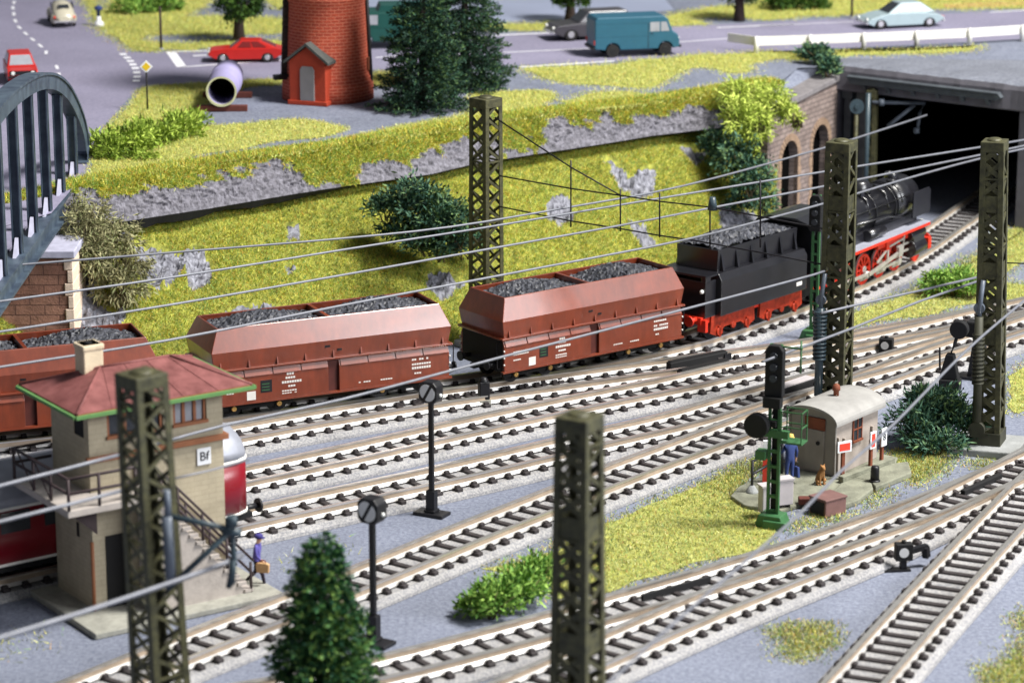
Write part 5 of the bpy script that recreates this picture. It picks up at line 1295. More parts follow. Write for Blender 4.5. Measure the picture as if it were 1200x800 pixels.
t = thing('guard_rail', 'white guard rail with posts along the road above the tunnel', 'guard rail', P(855, 58, ZP))
g0 = P(855, 58, ZP); pts = [P(x, y, ZP) - g0 for x, y in ((853, 58.5), (886, 63), (949, 61), (1012, 58.5), (1074, 56), (1136, 53), (1198, 49), (1262, 45))]
b = MB()
for a, c in zip(pts[:-1], pts[1:]):
    b.bar(a + Vector((0, .12, .62)), c + Vector((0, .12, .62)), .06, .46)
b.build('rail_plank', M['guard'], t)
for p in pts[1:]:
    b = MB(); b.tube([p, p + Vector((0, 0, .75)), p + Vector((0, .03, .88))], [.13, .13, .08], 10); b.build('rail_post', M['guard'], t)

# ------------------------------------------------------------------ trees and bushes
def fir(label, base, h, R, m, n_br=11, levels=46, dens=26, curve=.85, leaf=(.22, .09), name='fir_tree', group=None, low=.25):
    t = thing(name, label, 'fir tree', base, 0, group)
    Ps, Ds = [], []
    for L in range(levels):
        z = low + (h - low) * (L + RNG.random() * .6) / levels; q = (z - low) / (h - low)
        Rz = R * (1 - q) ** curve * (.86 + .22 * RNG.random()) + .08
        for k in range(max(4, int(n_br * (1 - q * .5)))):
            a = 2 * pi * (k + RNG.random() * .9) / n_br + L * 2.4; rl = Rz * RNG.uniform(.72, 1.12)
            n = max(6, int(dens * rl / R)); u = RNG.random(n) ** .6
            dr = np.array([cos(a), sin(a), 0]); side = np.array([-sin(a), cos(a), 0])
            p = dr * (u * rl)[:, None] + side * (RNG.normal(size=n) * .13 * rl * (1.15 - u * .8))[:, None]
            p[:, 2] = z - .34 * rl * u + .14 * rl * u ** 3 + RNG.normal(size=n) * .035
            d = unit(dr * .8 + np.array([0, 0, .12]) + RNG.normal(size=(n, 3)) * .55)
            Ps.append(p); Ds.append(d)
    p = np.concatenate(Ps); d = np.concatenate(Ds)
    tri_mesh('crown', leaves(p, d, RNG.uniform(.7, 1.25, len(p)) * leaf[0], RNG.uniform(.7, 1.3, len(p)) * leaf[1]), m, t)
    b = MB(); b.tube([(0, 0, 0), (0, 0, h * .5), (0, 0, h * .96)], [.24, .14, .03], 8); b.build('trunk', M['bark'], t)
    return t
fir('tall blue-green fir with wide skirt, closest to the brick tower', P(496, 128, ZP), 9.6, 2.25, M['fir'], 13, 44, 130, .8, (.2, .06))
fir('tall blue-green fir behind, reaching out towards the cross road', P(545, 104, ZP), 9.8, 2.3, M['fir'], 13, 44, 130, .8, (.2, .06))
c = P(382, 890, 0)
fir('dense rounded dark green conifer blurred at the picture base', c, zat(c.x, c.y, 626), 1.74, M['fir_front'], 14, 50, 80, .46, (.2, .07), 'conifer_tree', None, .1)

def bush(label, lobes, n, m, leaf=(.2, .09), name='bush', cat='bush', group=None, stems=5, up=.2, dang=0.0):
    """lobes: centre, radius triple"""
    c0 = Vector((sum(l[0][0] for l in lobes) / len(lobes), sum(l[0][1] for l in lobes) / len(lobes), min(l[0][2] - l[1][2] for l in lobes)))
    t = thing(name, label, cat, c0, 0, group)
    vol = np.array([l[1][0] * l[1][1] * l[1][2] for l in lobes]) ** .66; vol /= vol.sum(); Ps, Ds = [], []
    for (c, r), f in zip(lobes, vol):
        k = max(60, int(n * f)); nc = max(6, k // 34)
        cc = unit(RNG.normal(size=(nc, 3))) * (RNG.random((nc, 1)) ** .45); cc[:, 2] = np.abs(cc[:, 2]) * .95 - .15 if not dang else cc[:, 2]
        i = RNG.integers(0, nc, k); q = cc[i] + RNG.normal(size=(k, 3)) * .17
        p = np.array(c) - np.array(c0) + q * np.array(r)
        d = unit(unit(cc[i]) * .7 + np.array([0, 0, up]) + RNG.normal(size=(k, 3)) * .6)
        Ps.append(p); Ds.append(d)
    p = np.concatenate(Ps); d = np.concatenate(Ds)
    tri_mesh('foliage', leaves(p, d, RNG.uniform(.6, 1.3, len(p)) * leaf[0], RNG.uniform(.7, 1.3, len(p)) * leaf[1]), m, t)
    b = MB()
    for (c, r) in lobes:
        for _ in range(stems):
            e = Vector(c) - c0 + Vector((random.uniform(-.8, .8) * r[0], random.uniform(-.8, .8) * r[1], random.uniform(.0, .8) * r[2]))
            s0 = Vector(c) - c0 + Vector((random.uniform(-.2, .2), random.uniform(-.2, .2), -r[2] * .9)); b.tube([s0, s0.lerp(e, .5) + Vector((random.uniform(-.1, .1), random.uniform(-.1, .1), .1)), e], [.035, .025, .01], 5)
    b.build('twig', M['tan'], t)
    return t
def lb(px, py, z, rx, ry=None, rz=None): return (P(px, py, z), (rx, ry or rx, rz or rx * .8))
bush('spreading bright green bush on the ledge beside the bridge', [lb(208, 152, 7.1, 1.0, 1.0, .7), lb(182, 160, 7.1, 1.1, 1.0, .8), lb(152, 168, 7.1, 1.2, 1.0, .9), lb(125, 178, 7.0, .9, .9, .9), lb(165, 190, 6.6, .9, .8, .6), lb(228, 142, 7.1, .6, .6, .5)], 6500, M['leaf_bright'], (.30, .09))
bush('dry grey-green bush hanging down the slope beside the sandstone pier', [lb(98, 256, 5.9, 1.0, .9, .9), lb(128, 278, 5.2, 1.2, .9, 1.1), lb(108, 300, 4.6, 1.0, .8, 1.0), lb(146, 310, 4.2, .9, .7, .9), lb(142, 338, 3.3, .9, .7, .8), lb(95, 282, 5.2, .8, .7, .9)], 7200, M['twig_dry'], (.32, .06), dang=1, up=-.3, stems=14)
bush('blue-green bush growing on the slope behind the second wagon', [lb(484, 238, 5.3, 1.3, 1.0, 1.1), lb(512, 252, 4.8, 1.4, 1.0, 1.2), lb(538, 270, 4.2, 1.0, .8, .9), lb(454, 244, 5.0, .9, .7, .6), lb(500, 278, 3.9, 1.2, .8, .9), lb(478, 272, 4.0, 1.1, .8, .8), lb(515, 290, 3.4, 1.1, .7, .7), lb(545, 288, 3.2, .8, .6, .7)], 11000, M['leaf_blue'], (.26, .09))
bush('bright trailing creeper spilling over the wall end near the tunnel', [lb(868, 112, 6.9, 1.1, 1.0, .7), lb(898, 112, 6.7, 1.1, .9, .7), lb(862, 138, 6.2, .8, .8, .9), lb(886, 148, 5.8, .8, .7, .9), lb(918, 126, 6.3, .7, .7, .5), lb(935, 138, 6.0, .35, .35, .5), lb(884, 176, 4.8, .25, .25, .7)], 6200, M['leaf_vine'], (.34, .07), 'creeper', 'creeper', dang=1, up=-.2, stems=12)
bush('dark ivy covering the steep bank under the bright creeper', [lb(845, 172, 4.7, .9, .8, .9), lb(866, 186, 4.4, 1.1, .8, 1.1), lb(880, 208, 3.6, 1.0, .7, 1.0), lb(893, 232, 2.4, .7, .6, .9), lb(832, 160, 4.9, .7, .7, .6), lb(868, 224, 2.8, .7, .6, .8)], 6800, M['leaf_blue'], (.24, .09), 'ivy', 'ivy', dang=1, up=-.1)
bush('dark bush on the corner of the tunnel deck', [lb(958, 66, 7.2, .8, .7, .6), lb(970, 80, 6.9, .55, .5, .6), lb(946, 62, 7.1, .5, .5, .4)], 2600, M['leaf_blue'], (.24, .09))
bush('light green bush in the grass between the tracks near the tunnel', [lb(1098, 334, .5, .75, .7, .7), lb(1120, 332, .6, .9, .8, .8), lb(1140, 338, .45, .6, .6, .55)], 3600, M['leaf_mid'], (.24, .08))
bush('bushy light green shrub at the tip of the middle lawn', [lb(580, 706, .5, .85, .75, .75), lb(606, 690, .6, .9, .8, .7), lb(630, 672, .5, .7, .7, .6), lb(560, 712, .3, .5, .5, .5)], 4600, M['leaf_mid'], (.24, .08))
bush('dark blue-green bush between the grey hut and the mast', [lb(1070, 500, .8, 1.0, .9, 1.0), lb(1100, 488, 1.0, 1.2, 1.0, 1.2), lb(1125, 500, .8, .8, .8, .9), lb(1095, 520, .4, 1.0, .7, .6), lb(1085, 470, 1.5, .7, .7, .6)], 6800, M['leaf_blue'], (.30, .07))
bush('green bush on the meadow above the parking bay', [lb(156, 8, 7.2, 1.0, .9, .9), lb(185, 6, 7.2, 1.1, .9, .9), lb(205, 8, 7.0, .7, .7, .7)], 2200, M['leaf_mid'], (.3, .1))
bush('dark green bush at the edge of the far meadow', [lb(912, 6, 7.1, .8, .8, .8), lb(935, 4, 7.1, 1.0, .9, .8), lb(955, 6, 7.0, .7, .7, .6)], 2200, M['leaf_dark'], (.3, .1))
bush('tiny dark tuft of leaves beside the curved main line', [lb(954, 386, .3, .22, .2, .4)], 200, M['leaf_blue'], (.2, .08))

def round_tree(label, px, py, h, r, z0):
    c = P(px, py, ZP); t = thing('round_tree', label, 'tree', c, 0, 'round trees along the far road')
    k = 4200; nc = 90; cc = unit(RNG.normal(size=(nc, 3))) * (RNG.random((nc, 1)) ** .35); i = RNG.integers(0, nc, k)
    q = cc[i] + RNG.normal(size=(k, 3)) * .13; p = q * r * np.array([1, 1, .95]) + np.array([0, 0, z0 + r])
    tri_mesh('crown', leaves(p, unit(cc[i] + RNG.normal(size=(k, 3)) * .7), RNG.uniform(.14, .3, k), RNG.uniform(.07, .14, k)), M['leaf_dark'], t)
    b = MB(); b.tube([(0, 0, 0), (.02, 0, z0), (0, 0, z0 + r * 1.4)], [.34, .24, .08], 8)
    for a in range(5): b.tube([(0, 0, z0 - .1), (cos(a * 1.3) * r * .4, sin(a * 1.3) * r * .4, z0 + r * .7)], [.12, .04], 6)
    b.build('trunk', M['bark'], t)
round_tree('round dark tree behind the red coupe', 280, 49, 4, 1.25, 1.2)
round_tree('round dark tree above the dark grey car', 668, 26, 4, 1.2, .8)
round_tree('round dark tree between the blue van and the pale saloon', 866, 25, 4, 1.25, .9)

# ------------------------------------------------------------------ people
def skinned(name, verts, edges, mats, pick, parent=None, sub=2, root=0):
    me = bpy.data.meshes.new(name + '_skeleton'); me.from_pydata([v[0] for v in verts], edges, [])
    o = bpy.data.objects.new(name + '_skeleton', me); COL.objects.link(o)
    o.modifiers.new('skin', 'SKIN'); sk = me.skin_vertices[0].data
    for i, v in enumerate(verts): sk[i].radius = (v[1], v[2] if len(v) > 2 else v[1]); sk[i].use_root = i == root
    s = o.modifiers.new('smooth', 'SUBSURF'); s.levels = s.render_levels = sub
    dg = bpy.context.evaluated_depsgraph_get(); dg.update()
    nm = bpy.data.meshes.new_from_object(o.evaluated_get(dg)); bpy.data.objects.remove(o); bpy.data.meshes.remove(me)
    nm.materials.clear()
    for m in mats: nm.materials.append(m)
    for f in nm.polygons: f.material_index = pick(f.center); f.use_smooth = True
    nm.name = name
    return link(bpy.data.objects.new(name, nm), parent)

def person(label, loc, rz, J, mats, pick, extra=None):
    """J: joints of the right side with y < 0; forward is +x."""
    V, E_ = [], []
    def v(p, r, r2=None): V.append((p, r, r2 or r)); return len(V) - 1
    def chain(i, pts):
        for p, r in pts:
            j = v(p, r); E_.append((i, j)); i = j
        return i
    pel = v(J['pelvis'], .135, .15); sp = v(J['waist'], .125, .14); E_.append((pel, sp)); ch = v(J['chest'], .135, .165); E_.append((sp, ch)); nk = v(J['neck'], .06); E_.append((ch, nk))
    hd = chain(nk, [(J['chin'], .075), (J['head'], .105), (J['top'], .06)])
    nose = V[hd - 1][0]; n = v((nose[0] + .10, nose[1], nose[2] - .03), .02); E_.append((hd - 1, n))
    for s in ('r', 'l'):
        sh = chain(ch, [(J['sh_' + s], .075), (J['el_' + s], .055), (J['wr_' + s], .038)])
        w = Vector(J['wr_' + s]); e = Vector(J['el_' + s]); d = (w - e).normalized(); palm = w + d * .07; sd = d.cross(Vector((0, 0, 1))); sd = sd.normalized() if sd.length > .1 else Vector((0, 1, 0)); fw = sd.cross(d)
        pm = chain(sh, [(tuple(palm), .036)])
        for k, ln in enumerate((.075, .085, .08, .065)):
            q = palm + fw * (k - 1.5) * .022; chain(pm, [(tuple(q + d * ln * .6), .011), (tuple(q + d * ln + sd * .02), .009)])
        chain(pm, [(tuple(palm + fw * .05 + d * .01), .012), (tuple(palm + fw * .065 + d * .045), .010)])
        hp = chain(pel, [(J['hip_' + s], .095), (J['kn_' + s], .068), (J['an_' + s], .048)])
        a = Vector(J['an_' + s]); t_ = Vector(J['toe_' + s]); chain(hp, [(tuple(a.lerp(t_, .35) - Vector((0, 0, .035))), .045), (tuple(t_), .036)])
    t = thing('person', label, 'person', loc, rz)
    skinned('body', V, E_, mats, pick, t)
    return t
H0 = dict(pelvis=(0, 0, .95), waist=(0, 0, 1.12), chest=(.01, 0, 1.34), neck=(.01, 0, 1.49), chin=(.03, 0, 1.56), head=(.035, 0, 1.65), top=(.02, 0, 1.73))
# worker with straw hat, seen from behind
J = dict(H0, sh_r=(0, -.19, 1.41), el_r=(-.03, -.25, 1.14), wr_r=(.04, -.26, .90), sh_l=(0, .19, 1.41), el_l=(.10, .26, 1.18), wr_l=(.28, .22, 1.05), hip_r=(0, -.09, .88), kn_r=(.02, -.10, .48), an_r=(-.02, -.10, .09), toe_r=(.16, -.12, .04),
         hip_l=(0, .09, .88), kn_l=(.03, .11, .48), an_l=(.0, .12, .09), toe_l=(.18, .14, .04))
def pk(c):
    if c.z > 1.50: return 1
    if c.z < .09: return 2
    if (c.z < .95 and c.y < -.2) or (c.x > .22 and c.z > .8): return 1
    return 0
t = person('man in blue overalls and straw-yellow hat facing the grey hut', P(925, 572, 0) + Vector((0, 0, .15)), radians(115), J, [M['cloth_blue'], M['skin'], M['shoe']], pk)
b = MB(); b.lathe([(.115, 1.62), (.15, 1.64), (.155, 1.68), (.12, 1.74), (.11, 1.80), (.02, 1.83)], (.025, 0, 0), 16); b.build('hat', M['straw'], t)
hb = thing('tool_bag', 'slim dark blue bag held by the man at the hut', 'bag', t.location, t.rotation_euler.z)
b = MB(); b.prism([(-.12, .22), (.26, .18), (.22, .58), (-.06, .6)], -.36, -.26, 'y'); b.build('pouch', M['cloth_blue'], hb, bevel=.03)
b = MB(); b.tube([(-.02, -.31, .58), (.02, -.31, .80), (.08, -.31, .82), (.16, -.31, .58)], .015, 6); b.build('handle', M['shoe'], hb)
# walking railwayman
J = dict(pelvis=(0, 0, .93), waist=(.02, 0, 1.10), chest=(.05, 0, 1.32), neck=(.07, 0, 1.47), chin=(.10, 0, 1.54), head=(.105, 0, 1.63), top=(.09, 0, 1.71),
         sh_r=(.04, -.19, 1.39), el_r=(.10, -.27, 1.13), wr_r=(.26, -.24, .97), sh_l=(.05, .19, 1.39), el_l=(-.10, .25, 1.16), wr_l=(-.04, .27, .93), hip_r=(0, -.09, .87), kn_r=(.22, -.10, .52), an_r=(.30, -.10, .10), toe_r=(.47, -.11, .06),
         hip_l=(0, .09, .87), kn_l=(-.06, .10, .48), an_l=(-.38, .10, .18), toe_l=(-.26, .10, .05))
def pk2(c):
    if c.z > 1.48: return 2
    if c.z < .10 or (c.x < -.28 and c.z < .2): return 3
    if c.z < .90 and abs(c.y) < .2: return 1
    if (c.x > .24 and c.z > .8) or (c.y > .2 and c.z < .96): return 2
    return 0
t = person('man in violet-blue jacket and navy cap striding past the signal box steps', P(301, 688, 0), radians(-12), J, [M['cloth_violet'], M['cloth_dark'], M['skin'], M['shoe']], pk2)
b = MB(); b.lathe([(.112, 1.64), (.135, 1.68), (.14, 1.74), (.10, 1.775), (.02, 1.785)], (.095, 0, 0), 16); b.cbox((.23, 0, 1.66), .12, .17, .02); b.build('cap', M['cap_blue'], t)
hb = thing('satchel', 'light tan satchel carried by the striding man', 'bag', t.location, t.rotation_euler.z)
b = MB(); b.prism([(.10, .62), (.50, .62), (.52, .90), (.42, .95), (.16, .95), (.08, .90)], -.36, -.22, 'y'); b.build('pouch', M['bag'], hb, bevel=.03)
b = MB(); b.tube([(.2, -.29, .94), (.24, -.27, 1.02), (.36, -.27, 1.02), (.4, -.29, .94)], .018, 6); b.build('handle', M['rust'], hb)
# small seated dog
t = thing('dog', 'small tan dog sitting in front of the grey hut', 'dog', P(961, 572, 0) + Vector((0, 0, .15)), radians(-60))
dv = [((-.10, 0, .14), .13), ((-.02, 0, .30), .12), ((.06, 0, .44), .09), ((.10, 0, .56), .075), ((.14, 0, .62), .08), ((.25, 0, .60), .04)]; de = [(0, 1), (1, 2), (2, 3), (3, 4), (4, 5)]
for sy in (-1, 1):
    i = len(dv); dv += [((.07, sy * .08, .40), .05), ((.09, sy * .08, .2), .035), ((.10, sy * .08, .03), .032), ((.17, sy * .08, .02), .03)]; de += [(2, i), (i, i + 1), (i + 1, i + 2), (i + 2, i + 3)]
    i = len(dv); dv += [((-.02, sy * .14, .16), .07), ((.10, sy * .15, .14), .05), ((-.02, sy * .15, .04), .035), ((.12, sy * .15, .025), .03)]; de += [(0, i), (i, i + 1), (i + 1, i + 2), (i + 2, i + 3)]
    i = len(dv); dv += [((.11, sy * .06, .70), .028), ((.10, sy * .09, .76), .014)]; de += [(4, i), (i, i + 1)]
i = len(dv); dv += [((-.24, 0, .06), .03), ((-.36, .05, .05), .018)]; de += [(0, i), (i, i + 1)]
skinned('body', dv, de, [M['dog']], lambda c: 0, t)

# ------------------------------------------------------------------ signal box
SB = P(112, 722, 0); t = thing('signal_box', 'cream railway signal box with faded red hipped roof and outside steps', 'signal box', SB, radians(34))
ZE = zat(SB.x, SB.y, 496) + .42
LX, LY = 4.55, 2.6; zl_ = 3.95; zw0, zw1 = ZE - .98, ZE - .14
b = MB(); b.box(0, LX, 0, LY, .2, zw0)
b.box(0, .62, 0, .25, zw0, ZE); b.box(2.5, 2.85, .0, .2, zw0, ZE); b.box(4.0, LX, 0, .25, zw0, ZE); b.box(0, .25, 1.0, LY, zw0, ZE); b.box(0, .25, .25, .32, zw0, ZE); b.box(.25, LX, LY - .25, LY, zw0, ZE); b.box(LX - .25, LX, .25, .6, zw0, ZE); b.box(LX - .25, LX, 1.7, LY - .25, zw0, ZE); b.box(.62, 4.0, 0.003, .247, zw1, ZE)
b.build('wall', M['box_wall'], t, weld=False)
for x0, x1 in ((.62, 2.5), (2.85, 4.0)):
    b = MB(); b.box(x0, x1, .10, .14, zw0, zw1); wo = b.build('window', M['glass'] if x0 < 1 else M['glass_pale'], t)
    b = MB(); b.box(x0 - .03, x1 + .03, -.07, .15, zw0 - .05, zw0 + .05); b.box(x0, x0 + .09, .04, .17, zw0 + .05, zw1); b.box(x1 - .09, x1, .04, .17, zw0 + .05, zw1); b.box(x0, x1, .04, .17, zw1 - .07, zw1 - .002)
    for k in (1, 2): xm = x0 + (x1 - x0) * k / 3; b.box(xm - .05, xm + .05, .05, .16, zw0 + .05, zw1 - .07)
    b.build('frame', M['box_brown'], wo)
b = MB(); b.box(LX - .14, LX - .10, .6, 1.7, zw0, ZE); b.build('window', M['glass'], t)
b = MB(); b.box(.02, .10, .32, 1.0, 3.98, zw1); b.build('door', M['matte_black'], t)
b = MB(); b.box(-.14, LX + .14, -.14, -.002, zw0 - .68, zw0 - .50); b.box(LX + .002, LX + .14, -.0, LY + .1, zw0 - .68, zw0 - .50); b.build('string_course', M['box_brown'], t, bevel=.02)
b = MB(); b.box(.42, 1.25, -.02, .05, .2, 2.5); b.build('door', M['matte_black'], t)
b = MB(); b.box(-.02, .05, .9, 1.06, 2.3, 2.75); b.build('slit_window', M['matte_black'], t)
b = MB(); b.cyl((-.05, -.06, .2), (-.05, -.06, 2.4), .06, n=8); b.build('downpipe', M['box_brown'], t)
oh = .74
ev = lambda d_, z: [Vector((-oh - d_, -oh - d_, z)), Vector((LX + oh + d_, -oh - d_, z)), Vector((LX + oh + d_, LY + oh + d_, z)), Vector((-oh - d_, LY + oh + d_, z))]
b = MB(); e_ = ev(-.05, ZE + .13); r0, r1 = Vector((1.1, LY / 2, ZE + .86)), Vector((LX - 1.1, LY / 2, ZE + .86))
b.poly([e_[0], e_[1], r1, r0]); b.poly([e_[1], e_[2], r1]); b.poly([e_[2], e_[3], r0, r1]); b.poly([e_[3], e_[0], r0]); b.poly(list(reversed(e_)))
ro = b.build('roof', M['box_roof'], t)
for (a, c) in ((e_[0], r0), (e_[1], r1), (e_[2], r1), (e_[3], r0), (r0, r1)):
    b = MB(); b.tube([a, c], .05, 6); b.build('ridge_cap', M['box_roof'], ro)
for fa, n_ in (((e_[0], e_[1], r1, r0), 5), ((e_[3], e_[2], r1, r0), 7)):
    b = MB()
    for k in range(1, n_): u = k / n_; b.bar(fa[0].lerp(fa[1], u) + Vector((0, 0, .01)), fa[3].lerp(fa[2], min(max((u - .18) / .64, 0), 1)) + Vector((0, 0, .01)), .03, .012)
    b.build('seam', M['box_roof'], ro)
b = MB()
for a, c in zip(ev(0, ZE + .04), ev(0, ZE + .04)[1:] + ev(0, ZE + .04)[:1]): b.bar(a, c, .14, .10)
b.build('gutter', M['gutter'], t)
b = MB(); b.box(-oh + .05, LX + oh - .05, -oh + .05, LY + oh - .05, ZE + .0, ZE + .125); b.build('soffit', M['box_brown'], t)
b = MB(); cx, cy = .95, 1.75; b.box(cx - .33, cx + .33, cy - .33, cy + .33, ZE + .35, ZE + 1.55); b.box(cx - .36, cx + .36, cy - .36, cy + .36, ZE + 1.38, ZE + 1.55); ch = b.build('chimney', mat('cream_chimney', rgb(214, 198, 170), .85, var=.12, bump=.3), t, bevel=.04)
b = MB(); b.cyl((cx, cy, ZE + 1.54), (cx, cy, ZE + 1.57), .12, n=12); b.build('flue', M['matte_black'], ch)
# landing and steps
b = MB(); b.box(-1.35, 1.6, -1.25, -.02, zl_ - .22, zl_); b.box(-1.35, -.02, -.02, LY, zl_ - .22, zl_); b.build('landing', M['stair'], t, bevel=.02)
for y in (-.35, LY - .3):
    b = MB(); b.prism([(-.02, zl_ - .22), (-1.1, zl_ - .22), (-.02, zl_ - 1.2)], y - .06, y + .06, 'y'); b.build('landing_bracket', M['rail_iron'], t)
ns = 14; xs0, xs1 = 1.5, 4.75; sd = MB(); pr = [(xs0 - .02, .2), (xs0 - .02, zl_ - .02)]
for k in range(ns):
    x = xs0 + (xs1 - xs0) * (k + 1) / ns; z = zl_ - (zl_ - .2) * (k + 1) / ns; z1_ = zl_ - (zl_ - .2) * k / ns - .27
    pr += [(x, z1_ + .0)] if False else [(x, max(z, .2))]
pr += [(xs1, .2)]
sd.prism([(xs0 - .02, .2), (xs0 - .02, zl_ - .1), (xs1 - .25, .35), (xs1, .2)], -1.18, -.12, 'y'); sd.build('stair_wall', M['stair'], t)
for k in range(ns):
    x = xs0 + (xs1 - xs0) * k / ns; z = zl_ - (zl_ - .2) * (k + 1) / ns; b = MB(); b.box(x, x + (xs1 - xs0) / ns + .06, -1.24, -.06, z + .02, z + .12); b.build('step', M['stair'], t)
sl_z = lambda x: zl_ - (zl_ - .2) * (x - xs0) / (xs1 - xs0)
for y in (-1.2, -.1):
    b = MB()
    for dz in (.95, .5): b.tube([(xs0, y, zl_ + dz), (xs1 + .1, y, .25 + dz)], .045, 6)
    for k in range(5): x = xs0 + (xs1 - xs0) * k / 4; b.cyl((x, y, sl_z(x)), (x, y, sl_z(x) + .97), .045, n=6)
    b.build('handrail', M['rail_iron'], t)
b = MB()
for dz in (.98, .52): b.tube([(xs0, -1.2, zl_ + dz - .03), (.9, -1.22, zl_ + dz), (-1.3, -1.22, zl_ + dz), (-1.3, LY, zl_ + dz), (-.05, LY, zl_ + dz)], .05, 6)
for x, y in ((.9, -1.22), (-.3, -1.22), (-1.3, -1.22), (-1.3, 0), (-1.3, 1.2), (-1.3, LY)): b.cyl((x, y, zl_), (x, y, zl_ + .98), .05, n=6)
for y in (0, 1.2): b.tube([(-1.3, y, zl_), (-1.3, y + 1.15, zl_ + .98)], .03, 5)
b.build('railing', M['rail_iron'], t)
b = MB(); b.box(-.9, 5.55, -1.85, 3.2, .0, .2); b.build('base_slab', M['slab'], t, bevel=.04)
bx = 3.85; w_ = SB + Matrix.Rotation(radians(34), 3, 'Z') @ Vector((bx, 0, 0)); zs = zat(w_.x, w_.y, 534)
b = MB(); b.box(bx - .24, bx + .24, -.05, -.003, zs - .27, zs + .27); sg = b.build('name_sign', M['white'], t, bevel=.01)
def text(body, size, m, parent, loc, rz=0, name='lettering'):
    cu = bpy.data.curves.new(name, 'FONT'); cu.body = body; cu.size = size; cu.align_x = 'CENTER'; cu.align_y = 'CENTER'; cu.extrude = .006; cu.materials.append(m)
    f = bpy.data.objects.new('lettering_curve', cu); COL.objects.link(f); me = bpy.data.meshes.new_from_object(f.evaluated_get(bpy.context.evaluated_depsgraph_get())); bpy.data.objects.remove(f)
    o = link(bpy.data.objects.new(name, me), parent); o.location = loc; o.rotation_euler = (pi / 2, 0, rz); return o
text('Bf', .40, M['black'], sg, (bx, -.058, zs))

# ------------------------------------------------------------------ grey hut with its platform
SH = P(978, 563, 0) + Vector((0, 0, .16)); rs = radians(52)
t = thing('line_hut', 'small grey railway hut with curved felt roof and brown chimney', 'hut', SH, rs); t.scale = (1.1, 1.1, 1.08)
b = MB(); b.box(0, 2.55, 0, 1.72, 0, 1.86); arc_ = [(1.72 * (1 - k / 12), 1.86 + .34 * sin(pi * k / 12)) for k in range(13)]
b.prism([(y, z) for y, z in arc_], 0, 2.55, 'x'); b.build('wall', M['shed_side'], t, weld=False)
b = MB(); b.box(-.012, -.002, .0, 1.72, 0, 1.86); b.prism(arc_, -.012, -.002, 'x'); b.build('gable', M['shed_wall'], t, weld=False)
b = MB(); b.box(-.06, -.01, .40, 1.12, .08, 1.45); do = b.build('door', M['shed_wall'], t, bevel=.015)
b = MB(); b.cyl((-.09, .62, 1.02), (-.05, .62, 1.02), .07, n=12); b.build('round_vent', M['matte_black'], do)
b = MB(); b.box(-.07, -.01, .38, 1.14, 1.46, 1.86); b.build('door_light', M['rust'], t, bevel=.02)
b = MB()
for yy in (.0, 1.70): b.box(-.05, .02, yy - .02, yy + .04, 0, 1.86)
b.build('corner_board', M['shed_wall'], t)
rf = MB(); out_ = [(1.72 / 2 - (1.72 / 2 + .16) * cos(pi * k / 16), 1.80 + .46 * sin(pi * k / 16)) for k in range(17)]
rf.prism(out_ + [(y, z - .08) for y, z in reversed(out_)], -.22, 2.78, 'x'); rf.build('roof', M['shed_roof'], t)
b = MB(); b.lathe([(.09, 2.18), (.09, 2.42), (.13, 2.44), (.13, 2.52), (.1, 2.62), (.02, 2.66)], (1.35, .86, 0), 12); b.build('chimney', M['rust'], t)
b = MB(); b.box(1.02, 1.5, -.03, .02, .95, 1.68); wo = b.build('window', M['glass'], t)
b = MB(); b.box(.98, 1.02, -.05, .0, .92, 1.7); b.box(1.5, 1.54, -.05, .0, .92, 1.7); b.box(1.24, 1.28, -.05, .0, .95, 1.68); b.box(1.0, 1.52, -.05, .0, 1.3, 1.34); b.box(.96, 1.56, -.08, .0, .88, .95); b.build('frame', M['rust'], wo)
for x in (.04, .4, 2.1): b = MB(); b.box(x, x + .07, -.09, -.01, 0, 1.2 if x > .1 else 1.3); b.build('wall_stud', M['shed_side'], t)
def slabs(name, label, px, z0, z1, m='platform', cat='platform'):
    b = MB(); w = [P(x, y, 0) for x, y in px]; c = sum(w, Vector()) / len(w); b.slab([(p - c) for p in w], z0, z1); o = b.build(name, M[m], bevel=.04); o.location = c
    return tag(o, label, cat)
slabs('platform', 'broad stone platform under the grey hut', [(856, 585), (866, 574), (905, 556), (1000, 528), (1052, 540), (1046, 553), (1000, 570), (962, 588), (915, 602), (872, 596)], 0, .15)
slabs('paving_slab', 'rounded paving slab between the brown crate and the hut', [(972, 585), (985, 572), (1010, 562), (1020, 568), (1023, 578), (1005, 592), (990, 597)], 0, .2)
slabs('paving_slab', 'long paving slab with a dark bollard in front of the hut', [(1002, 566), (1040, 550), (1064, 547), (1068, 560), (1026, 577), (1020, 570)], 0, .22)
b = MB(); p0, p1 = P(985, 566, .15), P(1046, 543, .15); c = (p0 + p1) / 2; b.bar(p0 - c + Vector((0, 0, .12)), p1 - c + Vector((0, 0, .12)), .22, .26); o = b.build('kerb_beam', M['platform'], bevel=.03); o.location = c; tag(o, 'low stone kerb along the window side of the hut', 'kerb')
def board(name, label, px, py, h, w, bh, rz, fill, m1='white', txt=None, mark=True):
    c = P(px, py, .2); t = thing(name, label, 'sign', c, rz)
    b = MB(); b.box(-.06, .06, .0, .1, 0, h); b.build('post', M['rust'], t)
    b = MB(); b.box(-w / 2, w / 2, -.05, -.002, h - bh * .5, h + bh * .5); o = b.build('sign_plate', M[m1], t, bevel=.01)
    if fill: b = MB(); b.box(-w / 2 + .07, w / 2 - .07, -.062, -.052, h - bh * .5 + .07, h + bh * .5 - .07); b.build('red_field', M[fill], o)
    if txt: text(txt, .34, M['black'], o, (0, -.058, h))
board('warning_board', 'wide red board with white border on a brown post', 988, 560, 1.15, .58, .40, radians(28), 'sign_red')
